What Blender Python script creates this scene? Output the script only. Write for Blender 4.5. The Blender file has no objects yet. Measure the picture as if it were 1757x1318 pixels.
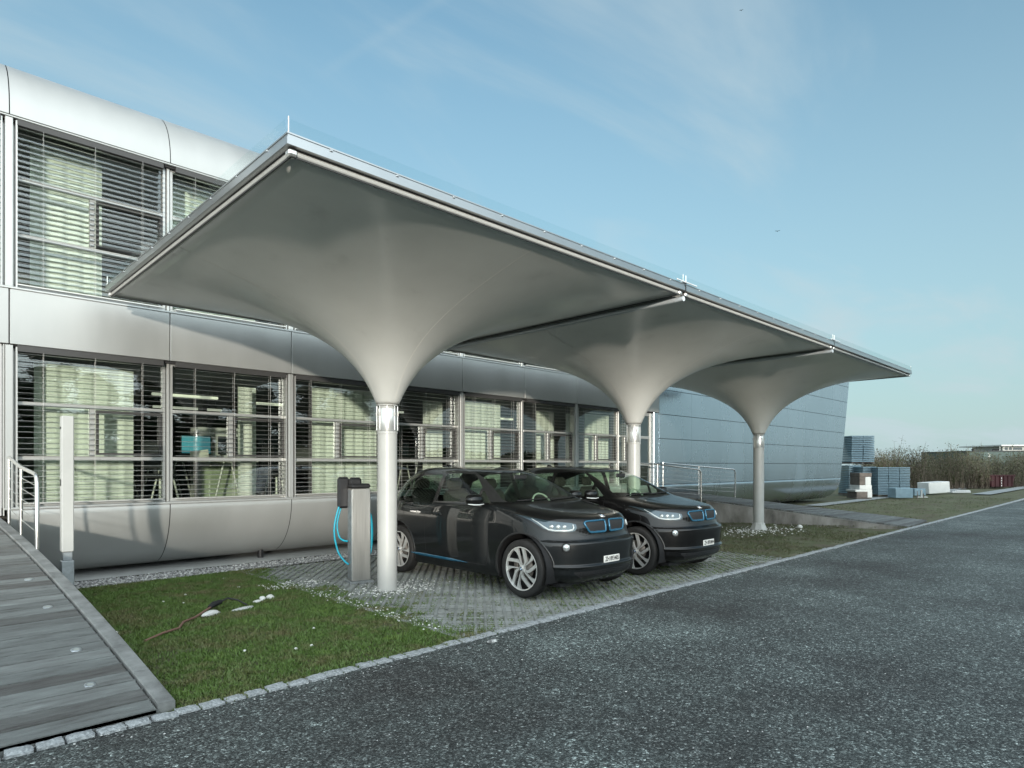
import bpy, bmesh, math, random
import numpy as np
from mathutils import Vector, Matrix
R = math.radians
random.seed(7); RNG = np.random.default_rng(11)
scene = bpy.context.scene
COL = scene.collection

# ------------------------------------------------------------------ camera, sky, sun, exposure
cam = bpy.data.cameras.new("camera"); camo = bpy.data.objects.new("camera", cam); COL.objects.link(camo)
camo.location = (0, 0, 1.62); camo.rotation_euler = (R(90), 0, R(-44.357))
cam.sensor_width = 36; cam.lens = 36*1085.3/1757; cam.shift_y = 140/1757; cam.clip_start = .05; cam.clip_end = 6000
scene.camera = camo
SUN_EL = R(4.8); SUN_DIR = Vector((.68, 1, 0)).normalized()          # the way the light travels, seen from above
w = bpy.data.worlds.new("World"); scene.world = w; w.use_nodes = True
def build_world():
    nt = w.node_tree; N = nt.nodes; L = nt.links; N.clear()
    out = N.new("ShaderNodeOutputWorld"); bg = N.new("ShaderNodeBackground"); L.new(bg.outputs[0], out.inputs[0])
    sky = N.new("ShaderNodeTexSky"); sky.sky_type = 'NISHITA'; sky.sun_disc = False
    sky.sun_elevation = SUN_EL; sky.sun_rotation = math.atan2(-SUN_DIR.x, -SUN_DIR.y)
    sky.altitude = 300; sky.air_density = 1.0; sky.dust_density = 0.6; sky.ozone_density = 2.2
    bg.inputs[1].default_value = SKY_STRENGTH
    # thin high cloud, laid out by direction on a flat layer overhead
    tc = N.new("ShaderNodeTexCoord"); sep = N.new("ShaderNodeSeparateXYZ"); L.new(tc.outputs['Generated'], sep.inputs[0])
    def m(op, a, b=None):
        n = N.new("ShaderNodeMath"); n.operation = op
        for i, v in enumerate((a, b)):
            if v is None: continue
            if isinstance(v, (int, float)): n.inputs[i].default_value = v
            else: L.new(v, n.inputs[i])
        return n.outputs[0]
    zz = m('ADD', m('MAXIMUM', sep.outputs[2], 0.0), .12)
    cmb = N.new("ShaderNodeCombineXYZ"); L.new(m('DIVIDE', sep.outputs[0], zz), cmb.inputs[0]); L.new(m('DIVIDE', sep.outputs[1], zz), cmb.inputs[1])
    mp = N.new("ShaderNodeMapping"); mp.inputs['Rotation'].default_value = (0, 0, R(25)); mp.inputs['Scale'].default_value = (.45, 1.15, 1); mp.inputs['Location'].default_value=(3.1,1.7,0)
    L.new(cmb.outputs[0], mp.inputs[0])
    no = N.new("ShaderNodeTexNoise"); no.inputs['Scale'].default_value = 1.5; no.inputs['Detail'].default_value = 7; no.inputs['Roughness'].default_value = .55; no.inputs['Distortion'].default_value = .5
    L.new(mp.outputs[0], no.inputs[0])
    cr = N.new("ShaderNodeMapRange"); cr.inputs[1].default_value = .44; cr.inputs[2].default_value = .70; cr.interpolation_type = 'SMOOTHSTEP'; L.new(no.outputs[0], cr.inputs[0])
    # one faint trail of an aircraft: a narrow band along a great circle
    def dotn(v):
        n = N.new("ShaderNodeVectorMath"); n.operation = 'DOT_PRODUCT'; L.new(tc.outputs['Generated'], n.inputs[0]); n.inputs[1].default_value = v; return n.outputs['Value']
    a1, a2 = CONTRAIL
    nrm = a1.cross(a2).normalized(); mid = (a1+a2).normalized()
    band = N.new("ShaderNodeMapRange"); band.inputs[1].default_value = .011; band.inputs[2].default_value = .0; band.interpolation_type = 'SMOOTHSTEP'
    L.new(m('ABSOLUTE', dotn(nrm)), band.inputs[0])
    ext = N.new("ShaderNodeMapRange"); ext.inputs[1].default_value = math.cos(a1.angle(a2)*.62); ext.inputs[2].default_value = math.cos(a1.angle(a2)*.3); ext.interpolation_type = 'SMOOTHSTEP'
    L.new(dotn(mid), ext.inputs[0])
    trail = m('MULTIPLY', m('MULTIPLY', band.outputs[0], ext.outputs[0]), m('MULTIPLY', no.outputs[0], .16))
    hz = N.new("ShaderNodeMapRange"); hz.inputs[1].default_value = .0; hz.inputs[2].default_value = .62; hz.inputs[3].default_value = .94; hz.inputs[4].default_value = .14
    L.new(m('MAXIMUM', sep.outputs[2], 0.0), hz.inputs[0])
    fac = m('MINIMUM', hz.outputs[0], .92)
    wisp = m('MINIMUM', m('ADD', m('MULTIPLY', cr.outputs[0], .70), trail), .8)
    tint = N.new("ShaderNodeMix"); tint.data_type = 'RGBA'; tint.blend_type = 'MULTIPLY'; tint.inputs[0].default_value = 1
    L.new(sky.outputs[0], tint.inputs[6]); tint.inputs[7].default_value = SKY_TINT
    mx = N.new("ShaderNodeMix"); mx.data_type = 'RGBA'; L.new(fac, mx.inputs[0]); L.new(tint.outputs[2], mx.inputs[6])
    mx.inputs[7].default_value = CLOUD
    wm = N.new('ShaderNodeMix'); wm.data_type = 'RGBA'; L.new(wisp, wm.inputs[0]); L.new(mx.outputs[2], wm.inputs[6]); wm.inputs[7].default_value = WISP
    # fill light added to the sky on the sun's side, behind the viewpoint
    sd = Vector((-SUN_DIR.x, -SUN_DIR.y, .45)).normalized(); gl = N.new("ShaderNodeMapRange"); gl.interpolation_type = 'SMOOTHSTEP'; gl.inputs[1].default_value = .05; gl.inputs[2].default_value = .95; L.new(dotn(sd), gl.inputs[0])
    ad = N.new("ShaderNodeMix"); ad.data_type = 'RGBA'; ad.blend_type = 'ADD'; L.new(m('MULTIPLY', gl.outputs[0], m('ADD', m('MULTIPLY', no.outputs[0], .8), .5)), ad.inputs[0]); L.new(wm.outputs[2], ad.inputs[6]); ad.inputs[7].default_value = SKY_FILL
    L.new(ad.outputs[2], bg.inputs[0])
SKY_STRENGTH = .15; SKY_TINT = (1.28, 1.46, 1.32, 1); CLOUD = (1.72, 2.34, 2.58, 1); WISP = (2.15, 2.62, 2.80, 1); SKY_FILL = (9.0, 9.5, 9.5, 1)
_f = 1085.3
def pixdir(x, y):
    s, c = math.sin(R(45.643)), math.cos(R(45.643)); r = (x-878.5)/_f
    return Vector((c+s*r, s-c*r, -(y-799)/_f)).normalized()
CONTRAIL = (pixdir(560, 122), pixdir(800, -30))
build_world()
sl = bpy.data.lights.new("sun", 'SUN'); so = bpy.data.objects.new("sun", sl); COL.objects.link(so)
sl.energy = 2.0; sl.angle = R(1.6); sl.color = (1.0, .92, .80)
d = Vector((SUN_DIR.x*math.cos(SUN_EL), SUN_DIR.y*math.cos(SUN_EL), -math.sin(SUN_EL)))
so.rotation_euler = d.to_track_quat('-Z', 'Y').to_euler(); so.location = -d*40+Vector((0,0,5))
vs = scene.view_settings; vs.view_transform = 'Standard'; vs.look = 'None'; vs.gamma = 1; vs.use_curve_mapping = False
vs.exposure = 0.8
scene.cycles.max_bounces = 10; scene.cycles.transparent_max_bounces = 24; scene.cycles.glossy_bounces = 5
scene.cycles.use_denoising = True; scene.cycles.caustics_reflective = False; scene.cycles.caustics_refractive = False

# ------------------------------------------------------------------ mesh collector
ORG = {}
def vecz(v): return Vector(v)
class MB:
    def __init__(s): s.v = []; s.f = []; s.m = []; s.sm = []
    def add(s, vs, fs, mi=0, smooth=False):
        o = len(s.v); s.v += [tuple(x) for x in vs]; s.f += [tuple(i+o for i in q) for q in fs]
        s.m += [mi]*len(fs); s.sm += [smooth]*len(fs)
    def box(s, x0, x1, y0, y1, z0, z1, mi=0, M=None):
        vs = [Vector((x, y, z)) for z in (z0, z1) for y in (y0, y1) for x in (x0, x1)]
        if M is not None: vs = [M@v for v in vs]
        s.add(vs, [(0,2,3,1),(4,5,7,6),(0,1,5,4),(2,6,7,3),(0,4,6,2),(1,3,7,5)], mi)
    def cbox(s, x0, x1, y0, y1, z0, z1, c=.01, mi=0, M=None):
        """box with chamfered edges"""
        hx, hy, hz = (x1-x0)/2, (y1-y0)/2, (z1-z0)/2; C = Vector(((x0+x1)/2, (y0+y1)/2, (z0+z1)/2))
        c = min(c, hx*.9, hy*.9, hz*.9); vs = []; idx = {}
        for sx in (-1,1):
            for sy in (-1,1):
                for sz in (-1,1):
                    for ax in range(3):
                        p = [sx*(hx-c), sy*(hy-c), sz*(hz-c)]; p[ax] = (sx*hx, sy*hy, sz*hz)[ax]
                        idx[(sx,sy,sz,ax)] = len(vs); vs.append(C+Vector(p))
        fs = []
        S = (-1, 1)
        for ax in range(3):
            b, d_ = [(1,2),(0,2),(0,1)][ax]
            for sg in S:
                q = []
                for (u, v) in ((-1,-1),(1,-1),(1,1),(-1,1)):
                    k = [0,0,0]; k[ax] = sg; k[b] = u; k[d_] = v; q.append(idx[(k[0],k[1],k[2],ax)])
                fs.append(q)
        for ax in range(3):                                            # 12 edges
            b, d_ = [(1,2),(0,2),(0,1)][ax]
            for u in S:
                for v in S:
                    def g(sg, face):
                        k = [0,0,0]; k[ax] = sg; k[b] = u; k[d_] = v; return idx[(k[0],k[1],k[2],face)]
                    fs.append([g(-1,b), g(1,b), g(1,d_), g(-1,d_)])
        for sx in S:
            for sy in S:
                for sz in S: fs.append([idx[(sx,sy,sz,0)], idx[(sx,sy,sz,1)], idx[(sx,sy,sz,2)]])
        ff = []
        for q in fs:                                                   # outward winding
            n = (vs[q[1]]-vs[q[0]]).cross(vs[q[2]]-vs[q[0]]); ctr = sum((vs[i] for i in q), Vector())/len(q)
            ff.append(tuple(q) if n.dot(ctr-C) > 0 else tuple(reversed(q)))
        if M is not None: vs = [M@v for v in vs]
        s.add(vs, ff, mi)
    def tube(s, pts, r, n=8, mi=0, closed=False, caps=True, flat=None):
        pts = [Vector(p) for p in pts]; k = len(pts); rs = r if isinstance(r, (list, tuple)) else [r]*k
        rings = []; up = None
        for i in range(k):
            a = pts[i-1] if (i > 0 or closed) else pts[i]; b = pts[(i+1) % k] if (i < k-1 or closed) else pts[i]
            t = (b-a).normalized()
            if up is None: up = t.orthogonal().normalized()
            up = (up - t*up.dot(t)); up = up.normalized() if up.length > 1e-6 else t.orthogonal().normalized()
            bi = t.cross(up)
            rings.append([pts[i]+(up*math.cos(2*math.pi*j/n)+bi*math.sin(2*math.pi*j/n))*rs[i] for j in range(n)])
        vs = [v for g in rings for v in g]; fs = []
        for i in range(k if closed else k-1):
            for j in range(n):
                a = i*n+j; b = i*n+(j+1) % n; c = ((i+1) % k)*n+(j+1) % n; e = ((i+1) % k)*n+j
                fs.append((a, b, c, e))
        s.add(vs, fs, mi, True)
        if caps and not closed:
            s.add(rings[0], [tuple(reversed(range(n)))], mi); s.add(rings[-1], [tuple(range(n))], mi)
    def lathe(s, prof, c=(0,0,0), n=32, mi=0, axis='z', smooth=True, a0=0, a1=2*math.pi):
        full = abs(a1-a0-2*math.pi) < 1e-6; cnt = n if full else n+1; vs = []; fs = []
        for (r, z) in prof:
            for j in range(cnt):
                a = a0+(a1-a0)*j/n; x, y = r*math.cos(a), r*math.sin(a)
                p = (x, y, z) if axis == 'z' else ((x, z, y) if axis == 'y' else (z, x, y))
                vs.append((p[0]+c[0], p[1]+c[1], p[2]+c[2]))
        for i in range(len(prof)-1):
            for j in range(n):
                a = i*cnt+j; b = i*cnt+(j+1) % cnt; cc = (i+1)*cnt+(j+1) % cnt; e = (i+1)*cnt+j
                fs.append((a, b, cc, e) if axis != 'y' else (a, e, cc, b))
        s.add(vs, fs, mi, smooth)
    def prism(s, poly, h0, h1, mapf, mi=0, smooth=False):
        """poly of 2D points swept from h0 to h1; mapf(a,b,h) -> 3D"""
        n = len(poly); vs = [mapf(a, b, h0) for a, b in poly]+[mapf(a, b, h1) for a, b in poly]
        fs = [tuple(reversed(range(n))), tuple(range(n, 2*n))]+[(i, (i+1) % n, n+(i+1) % n, n+i) for i in range(n)]
        s.add(vs, fs, mi)
    def grid(s, P, mi=0, smooth=True, flip=False):
        """P: rows of points"""
        r, c = len(P), len(P[0]); vs = [p for row in P for p in row]; fs = []
        for i in range(r-1):
            for j in range(c-1):
                q = (i*c+j, i*c+j+1, (i+1)*c+j+1, (i+1)*c+j); fs.append(tuple(reversed(q)) if flip else q)
        s.add(vs, fs, mi, smooth)
    def mesh(s, name, mats, org=(0,0,0)):
        me = bpy.data.meshes.new(name); o = Vector(org)
        me.from_pydata([(x-o.x, y-o.y, z-o.z) for x, y, z in s.v], [], s.f)
        for m_ in (mats if isinstance(mats, (list, tuple)) else [mats]): me.materials.append(m_)
        me.polygons.foreach_set('material_index', s.m); me.polygons.foreach_set('use_smooth', s.sm); me.update()
        return me
    def build(s, name, mats, parent=None, org=None, fix=False, sharp=None):
        if org is None: org = ORG.get(parent.name, (0,0,0)) if parent else (0,0,0)
        me = s.mesh(name, mats, org)
        if fix:
            bm = bmesh.new(); bm.from_mesh(me); bmesh.ops.remove_doubles(bm, verts=bm.verts, dist=1e-5); bmesh.ops.recalc_face_normals(bm, faces=bm.faces); bm.to_mesh(me); bm.free()
        if sharp: me.set_sharp_from_angle(angle=R(sharp))
        o = bpy.data.objects.new(name, me); COL.objects.link(o)
        if parent: o.parent = parent; ORG[o.name] = org
        else: o.location = org; ORG[o.name] = org
        return o
def tag(o, label, cat=None, group=None, kind=None):
    o['label'] = label
    if cat: o['category'] = cat
    if group: o['group'] = group
    if kind: o['kind'] = kind
    return o
def thing(name, label, cat, loc=(0,0,0), rz=0, group=None, local=False):
    o = bpy.data.objects.new(name, None); COL.objects.link(o); o.location = loc; o.rotation_euler = (0,0,rz); o.empty_display_size = .2
    ORG[o.name] = (0,0,0) if local else tuple(loc)
    return tag(o, label, cat, group)
def dup(root, loc, rz, label=None, scale=None):
    r = root.copy(); COL.objects.link(r); r.location = loc; r.rotation_euler = (0,0,rz)
    if scale: r.scale = scale
    if label: r['label'] = label
    for ch in list(root.children):
        c = ch.copy(); COL.objects.link(c); c.parent = r
        for g in list(ch.children):
            e = g.copy(); COL.objects.link(e); e.parent = c
    return r

# ------------------------------------------------------------------ materials
def ramp(N, stops):
    n = N.new("ShaderNodeValToRGB"); e = n.color_ramp.elements
    while len(e) < len(stops): e.new(.5)
    for k, (p, c) in enumerate(stops): e[k].position = p; e[k].color = (*c, 1) if len(c) == 3 else c
    return n
def mat(name, col, rough=.5, metal=0., var=.0, vscale=3., bump=0., bscale=60., coat=0., spec=.5, stops=None, rvar=0., stretch=None, trans=0., detail=5, coat_rough=.03):
    m = bpy.data.materials.new(name); m.use_nodes = True; nt = m.node_tree; N = nt.nodes; L = nt.links
    b = N["Principled BSDF"]; b.inputs['Base Color'].default_value = (*col, 1); b.inputs['Roughness'].default_value = rough; b.inputs['Metallic'].default_value = metal
    b.inputs['Specular IOR Level'].default_value = spec; b.inputs['Coat Weight'].default_value = coat; b.inputs['Coat Roughness'].default_value = coat_rough
    b.inputs['Transmission Weight'].default_value = trans
    tc = N.new("ShaderNodeTexCoord"); src = tc.outputs['Object']
    if stretch:
        mp = N.new("ShaderNodeMapping"); mp.inputs['Scale'].default_value = stretch; L.new(src, mp.inputs[0]); src = mp.outputs[0]
    if var or stops or rvar:
        no = N.new("ShaderNodeTexNoise"); no.inputs['Scale'].default_value = vscale; no.inputs['Detail'].default_value = detail; no.inputs['Roughness'].default_value = .6; L.new(src, no.inputs[0])
        if stops: r = ramp(N, stops)
        else:
            lo = tuple(max(0, c*(1-var)) for c in col); hi = tuple(min(1, c*(1+var)) for c in col); r = ramp(N, [(.3, lo), (.7, hi)])
        L.new(no.outputs[0], r.inputs[0])
        if var or stops: L.new(r.outputs[0], b.inputs['Base Color'])
        if rvar:
            mr = N.new("ShaderNodeMapRange"); mr.inputs[1].default_value = .3; mr.inputs[2].default_value = .7; mr.inputs[3].default_value = max(0, rough-rvar); mr.inputs[4].default_value = min(1, rough+rvar)
            L.new(no.outputs[0], mr.inputs[0]); L.new(mr.outputs[0], b.inputs['Roughness'])
    if bump:
        n2 = N.new("ShaderNodeTexNoise"); n2.inputs['Scale'].default_value = bscale; n2.inputs['Detail'].default_value = 4; L.new(src, n2.inputs[0])
        bp = N.new("ShaderNodeBump"); bp.inputs['Strength'].default_value = bump; bp.inputs['Distance'].default_value = .02; L.new(n2.outputs[0], bp.inputs['Height']); L.new(bp.outputs[0], b.inputs['Normal'])
    return m
def glass_mat(name, tint=(.9,.95,.92), refl=.12, rough=.0, grz=.8):
    m = bpy.data.materials.new(name); m.use_nodes = True; nt = m.node_tree; N = nt.nodes; L = nt.links; N.clear()
    o = N.new("ShaderNodeOutputMaterial"); mx = N.new("ShaderNodeMixShader"); t = N.new("ShaderNodeBsdfTransparent"); g = N.new("ShaderNodeBsdfGlossy")
    t.inputs[0].default_value = (*tint, 1); g.inputs['Roughness'].default_value = rough; g.inputs[0].default_value = (.95,.97,1,1)
    lw = N.new("ShaderNodeLayerWeight"); lw.inputs[0].default_value = .5
    pw = N.new("ShaderNodeMath"); pw.operation = 'POWER'; pw.inputs[1].default_value = 4.0; L.new(lw.outputs['Facing'], pw.inputs[0])
    sc_ = N.new("ShaderNodeMath"); sc_.operation = 'MULTIPLY'; sc_.inputs[1].default_value = grz; L.new(pw.outputs[0], sc_.inputs[0])
    a = N.new("ShaderNodeMath"); a.operation = 'ADD'; a.use_clamp = True; a.inputs[1].default_value = refl
    L.new(sc_.outputs[0], a.inputs[0]); L.new(a.outputs[0], mx.inputs[0]); L.new(t.outputs[0], mx.inputs[1]); L.new(g.outputs[0], mx.inputs[2]); L.new(mx.outputs[0], o.inputs[0])
    return m
M = {}
M['alu_panel'] = mat('alu_panel', (.46,.47,.46), .42, .55, var=.06, vscale=1.1, rvar=.06, stretch=(1.2,1,.35), detail=6)
M['alu_dark_gap'] = mat('joint_shadow_gap', (.03,.03,.032), .8)
M['alu_wall'] = mat('alu_wall', (.46,.53,.58), .27, .92, var=.07, vscale=.9, rvar=.06, stretch=(.8,1,.35), detail=6)
M['alu_frame'] = mat('alu_frame', (.50,.51,.50), .38, .5)
M['beam'] = mat('pale_beam', (.66,.70,.73), .4, .2)
M['alu_rim'] = mat('alu_rim', (.44,.46,.47), .30, .9, var=.06, vscale=2)
M['steel'] = mat('brushed_steel', (.60,.59,.56), .38, .85, var=.12, vscale=3, stretch=(40,40,.6), rvar=.08)
M['polished'] = mat('polished_steel', (.66,.66,.64), .28, .7)
M['galv'] = mat('galvanised_steel', (.42,.45,.47), .45, .8, var=.2, vscale=14)
M['slat'] = mat('blind_slat', (.60,.60,.58), .4, .5)
M['membrane'] = mat('membrane_fabric', (.72,.715,.675), .34, 0., vscale=1.6, stops=[(.24,(.54,.54,.52)),(.40,(.68,.68,.655)),(.68,(.735,.735,.71))], bump=.10, bscale=5, spec=.5, coat=.5, coat_rough=.16, detail=9)
def translucent(m, f):
    nt = m.node_tree; N = nt.nodes; L = nt.links; o = N['Material Output']; b = N['Principled BSDF']; t = N.new('ShaderNodeBsdfTranslucent'); t.inputs[0].default_value = (.62,.62,.57,1)
    mx = N.new('ShaderNodeMixShader'); mx.inputs[0].default_value = f; L.new(b.outputs[0], mx.inputs[1]); L.new(t.outputs[0], mx.inputs[2]); L.new(mx.outputs[0], o.inputs[0])
translucent(M['membrane'], .27)
M['white_coat'] = mat('white_powder_coat', (.44,.445,.43), .35, 0., var=.05, vscale=4)
M['dark_slot'] = mat('dark_slot', (.04,.04,.04), .5)
M['acrylic'] = glass_mat('clear_acrylic', (.96,.985,.985), .015, .12, grz=.22)
M['pane'] = glass_mat('window_glass', (.93,.97,.94), .075, grz=.7)
M['curtain'] = mat('curtain_cloth', (.80,.82,.73), .9, 0., var=.05, vscale=2)
M['curtain_white'] = mat('curtain_white_cloth', (.80,.79,.72), .9, 0., var=.05, vscale=2)
M['concrete'] = mat('pale_concrete', (.50,.51,.50), .85, 0., var=.12, vscale=2.2, bump=.2, bscale=40)
M['concrete_old'] = mat('stained_concrete', (.26,.25,.23), .9, 0., stops=[(.25,(.05,.048,.044)),(.45,(.17,.16,.145)),(.75,(.34,.33,.31))], vscale=2.2, bump=.4, bscale=25, stretch=(1,1,.45))
M['granite'] = mat('granite_sett', (.34,.36,.37), .8, 0., stops=[(.3,(.17,.18,.19)),(.5,(.33,.35,.36)),(.72,(.50,.52,.53))], vscale=55, bump=.7, bscale=45)
M['black_plastic'] = mat('black_plastic', (.018,.018,.02), .45, var=.2, vscale=20)
M['cyan_cable'] = mat('cyan_cable', (.0,.33,.46), .4)
# ------------------------------------------------------------------ ground materials
def asphalt_mat():
    m = bpy.data.materials.new('gravel_asphalt'); m.use_nodes = True; nt = m.node_tree; N = nt.nodes; L = nt.links; b = N["Principled BSDF"]; b.inputs['Roughness'].default_value = .75
    tc = N.new("ShaderNodeTexCoord")
    vo = N.new("ShaderNodeTexVoronoi"); vo.inputs['Scale'].default_value = 95; L.new(tc.outputs['Object'], vo.inputs[0])
    sp = N.new("ShaderNodeSeparateColor"); L.new(vo.outputs['Color'], sp.inputs[0])
    r = ramp(N, [(.0,(.022,.0245,.0235)),(.40,(.048,.053,.051)),(.70,(.087,.096,.092)),(.90,(.150,.163,.157)),(1.0,(.32,.34,.325))]); L.new(sp.outputs[0], r.inputs[0])
    big = N.new("ShaderNodeTexNoise"); big.inputs['Scale'].default_value = .42; big.inputs['Detail'].default_value = 6; big.inputs['Roughness'].default_value = .65; L.new(tc.outputs['Object'], big.inputs[0])
    r2 = ramp(N, [(.30,(.40,.35,.34)),(.42,(.72,.72,.72)),(.54,(1.05,1.10,1.10)),(.68,(1.75,1.86,1.86))]); L.new(big.outputs[0], r2.inputs[0])
    mx = N.new("ShaderNodeMix"); mx.data_type = 'RGBA'; mx.blend_type = 'MULTIPLY'; mx.inputs[0].default_value = 1; L.new(r.outputs[0], mx.inputs[6]); L.new(r2.outputs[0], mx.inputs[7])
    v2 = N.new("ShaderNodeTexVoronoi"); v2.inputs['Scale'].default_value = 42; L.new(tc.outputs['Object'], v2.inputs[0]); s2 = N.new("ShaderNodeSeparateColor"); L.new(v2.outputs['Color'], s2.inputs[0])
    r3 = ramp(N, [(0,(.45,.45,.45)),(.5,(.85,.86,.86)),(.82,(1.15,1.17,1.17)),(.93,(1.9,1.95,1.95)),(1,(2.7,2.75,2.75))]); L.new(s2.outputs[0], r3.inputs[0])
    m3 = N.new("ShaderNodeMix"); m3.data_type = 'RGBA'; m3.blend_type = 'MULTIPLY'; m3.inputs[0].default_value = .75; L.new(mx.outputs[2], m3.inputs[6]); L.new(r3.outputs[0], m3.inputs[7]); mx = m3
    L.new(mx.outputs[2], b.inputs['Base Color'])
    bp = N.new("ShaderNodeBump"); bp.inputs['Strength'].default_value = .9; bp.inputs['Distance'].default_value = .008
    iv = N.new("ShaderNodeMath"); iv.operation = 'MULTIPLY'; iv.inputs[1].default_value = -1; L.new(vo.outputs['Distance'], iv.inputs[0])
    L.new(iv.outputs[0], bp.inputs['Height']); L.new(bp.outputs[0], b.inputs['Normal'])
    return m
M['asphalt'] = asphalt_mat()
M['earth'] = mat('rough_earth', (.1,.09,.06), .95, stops=[(.3,(.05,.044,.028)),(.42,(.10,.088,.055)),(.55,(.075,.088,.036)),(.72,(.17,.15,.11))], vscale=1.4, bump=.6, bscale=30, detail=9)
M['lawn_soil'] = mat('lawn_soil', (.05,.05,.03), .95, stops=[(.3,(.075,.066,.036)),(.5,(.060,.075,.026)),(.75,(.11,.10,.06))], vscale=7, bump=.6, bscale=60, detail=9)
M['paver_soil'] = mat('paver_fill', (.07,.06,.045), .95, stops=[(.3,(.035,.03,.022)),(.5,(.05,.058,.024)),(.75,(.10,.085,.065))], vscale=4, bump=.8, bscale=70, detail=9)
M['paver'] = mat('paver_concrete', (.27,.28,.27), .9, stops=[(.22,(.09,.09,.075)),(.42,(.21,.22,.205)),(.8,(.31,.325,.32))], vscale=3.5, bump=.4, bscale=50, detail=9)
M['wood'] = mat('weathered_boards', (.25,.25,.24), .75, stops=[(.22,(.060,.056,.053)),(.42,(.112,.115,.112)),(.62,(.145,.153,.149)),(.82,(.20,.21,.205))], vscale=2.6, bump=.5, bscale=26, stretch=(1.3,9.,2.), detail=10)
M['path_concrete'] = mat('grey_path_concrete', (.27,.29,.29), .9, var=.2, vscale=1.5)
M['grey_board'] = mat('grey_edge_board', (.19,.195,.19), .8, var=.45, vscale=5, bump=.3, bscale=60)
M['stone_mix'] = mat('light_gravel', (.45,.45,.44), .8, stops=[(.35,(.10,.10,.10)),(.5,(.30,.30,.30)),(.62,(.62,.62,.60))], vscale=22, detail=2)
M['stone_white'] = mat('white_pebble', (.66,.66,.63), .8, var=.15, vscale=12)
def board_tone(m, y0, pitch):
    nt = m.node_tree; N = nt.nodes; L = nt.links; b = N['Principled BSDF']; lk = b.inputs['Base Color'].links[0]; src = lk.from_socket
    tc = N.new('ShaderNodeTexCoord'); sp = N.new('ShaderNodeSeparateXYZ'); L.new(tc.outputs['Object'], sp.inputs[0])
    a = N.new('ShaderNodeMath'); a.operation = 'SUBTRACT'; a.inputs[1].default_value = y0; L.new(sp.outputs[1], a.inputs[0])
    d_ = N.new('ShaderNodeMath'); d_.operation = 'DIVIDE'; d_.inputs[1].default_value = pitch; L.new(a.outputs[0], d_.inputs[0])
    f = N.new('ShaderNodeMath'); f.operation = 'FLOOR'; L.new(d_.outputs[0], f.inputs[0])
    wn = N.new('ShaderNodeTexWhiteNoise'); wn.noise_dimensions = '1D'; L.new(f.outputs[0], wn.inputs['W'])
    r = ramp(N, [(0,(.66,.62,.61)),(.5,(.98,1.0,1.0)),(1,(1.28,1.30,1.30))]); L.new(wn.outputs['Value'], r.inputs[0])
    mx = N.new('ShaderNodeMix'); mx.data_type = 'RGBA'; mx.blend_type = 'MULTIPLY'; mx.inputs[0].default_value = 1; L.new(src, mx.inputs[6]); L.new(r.outputs[0], mx.inputs[7]); L.new(mx.outputs[2], b.inputs['Base Color'])
board_tone(M['wood'], 4.568, .142)
def blade_mat(name, stops):
    m = bpy.data.materials.new(name); m.use_nodes = True; nt = m.node_tree; N = nt.nodes; L = nt.links; b = N["Principled BSDF"]; b.inputs['Roughness'].default_value = .6
    tc = N.new("ShaderNodeTexCoord"); no = N.new("ShaderNodeTexNoise"); no.inputs['Scale'].default_value = 1.9; no.inputs['Detail'].default_value = 8; no.inputs['Roughness'].default_value = .75
    L.new(tc.outputs['Object'], no.inputs[0]); r = ramp(N, stops); L.new(no.outputs[0], r.inputs[0]); L.new(r.outputs[0], b.inputs['Base Color'])
    return m
M['blade'] = blade_mat('lawn_blades', [(.31,(.20,.165,.095)),(.42,(.115,.125,.042)),(.53,(.075,.135,.024)),(.70,(.145,.215,.046))])
M['blade_dry'] = blade_mat('dry_lawn_blades', [(.28,(.15,.13,.085)),(.45,(.085,.085,.040)),(.62,(.065,.09,.028)),(.78,(.14,.13,.075))])

# ------------------------------------------------------------------ ground, road, lawns
def sheet(name, x0, x1, y0, y1, z, m, label, cat=None):
    b = MB(); b.add([(x0,y0,z),(x1,y0,z),(x1,y1,z),(x0,y1,z)], [(0,1,2,3)])
    return tag(b.build(name, m), label, cat, kind='structure')
sheet('ground', -900, 3000, -1500, 3000, -.060, M['earth'], 'rough brown and green open ground reaching to the horizon', 'ground')
sheet('road', -300, 900, -9.5, 4.46, -.006, M['asphalt'], 'dark grey road of loose stone chips in the foreground', 'road')
sheet('lawn', 1.2, 3.86, 4.55, 9.96, -.012, M['lawn_soil'], 'mossy green lawn soil between the boardwalk and the paved bays', 'lawn')
sheet('soil', 3.86, 11.3, 4.55, 9.96, -.030, M['paver_soil'], 'brown soil filling the holes of the grass pavers', 'soil')
sheet('soil', 11.3, 17.6, 4.55, 10.3, -.012, M['earth'], 'patchy brown ground around the farthest canopy column', 'soil')
sheet('slab', 1.3, 11.0, 10.52, 11.9, .012, M['concrete'], 'pale concrete strip under the rounded belly of the building', 'slab')
sheet('gravel_bed', 1.2, 9.6, 9.96, 10.52, -.008, M['stone_mix'], 'strip of grey gravel along the foot of the building', 'gravel')
sheet('path', 27.0, 60, 9.6, 10.3, -.02, M['path_concrete'], 'pale concrete path in front of the stacked crates', 'path')
sheet('path', 44, 140, 6.6, 7.5, .0, M['path_concrete'], 'pale concrete path beside the dark red container', 'path')

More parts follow.
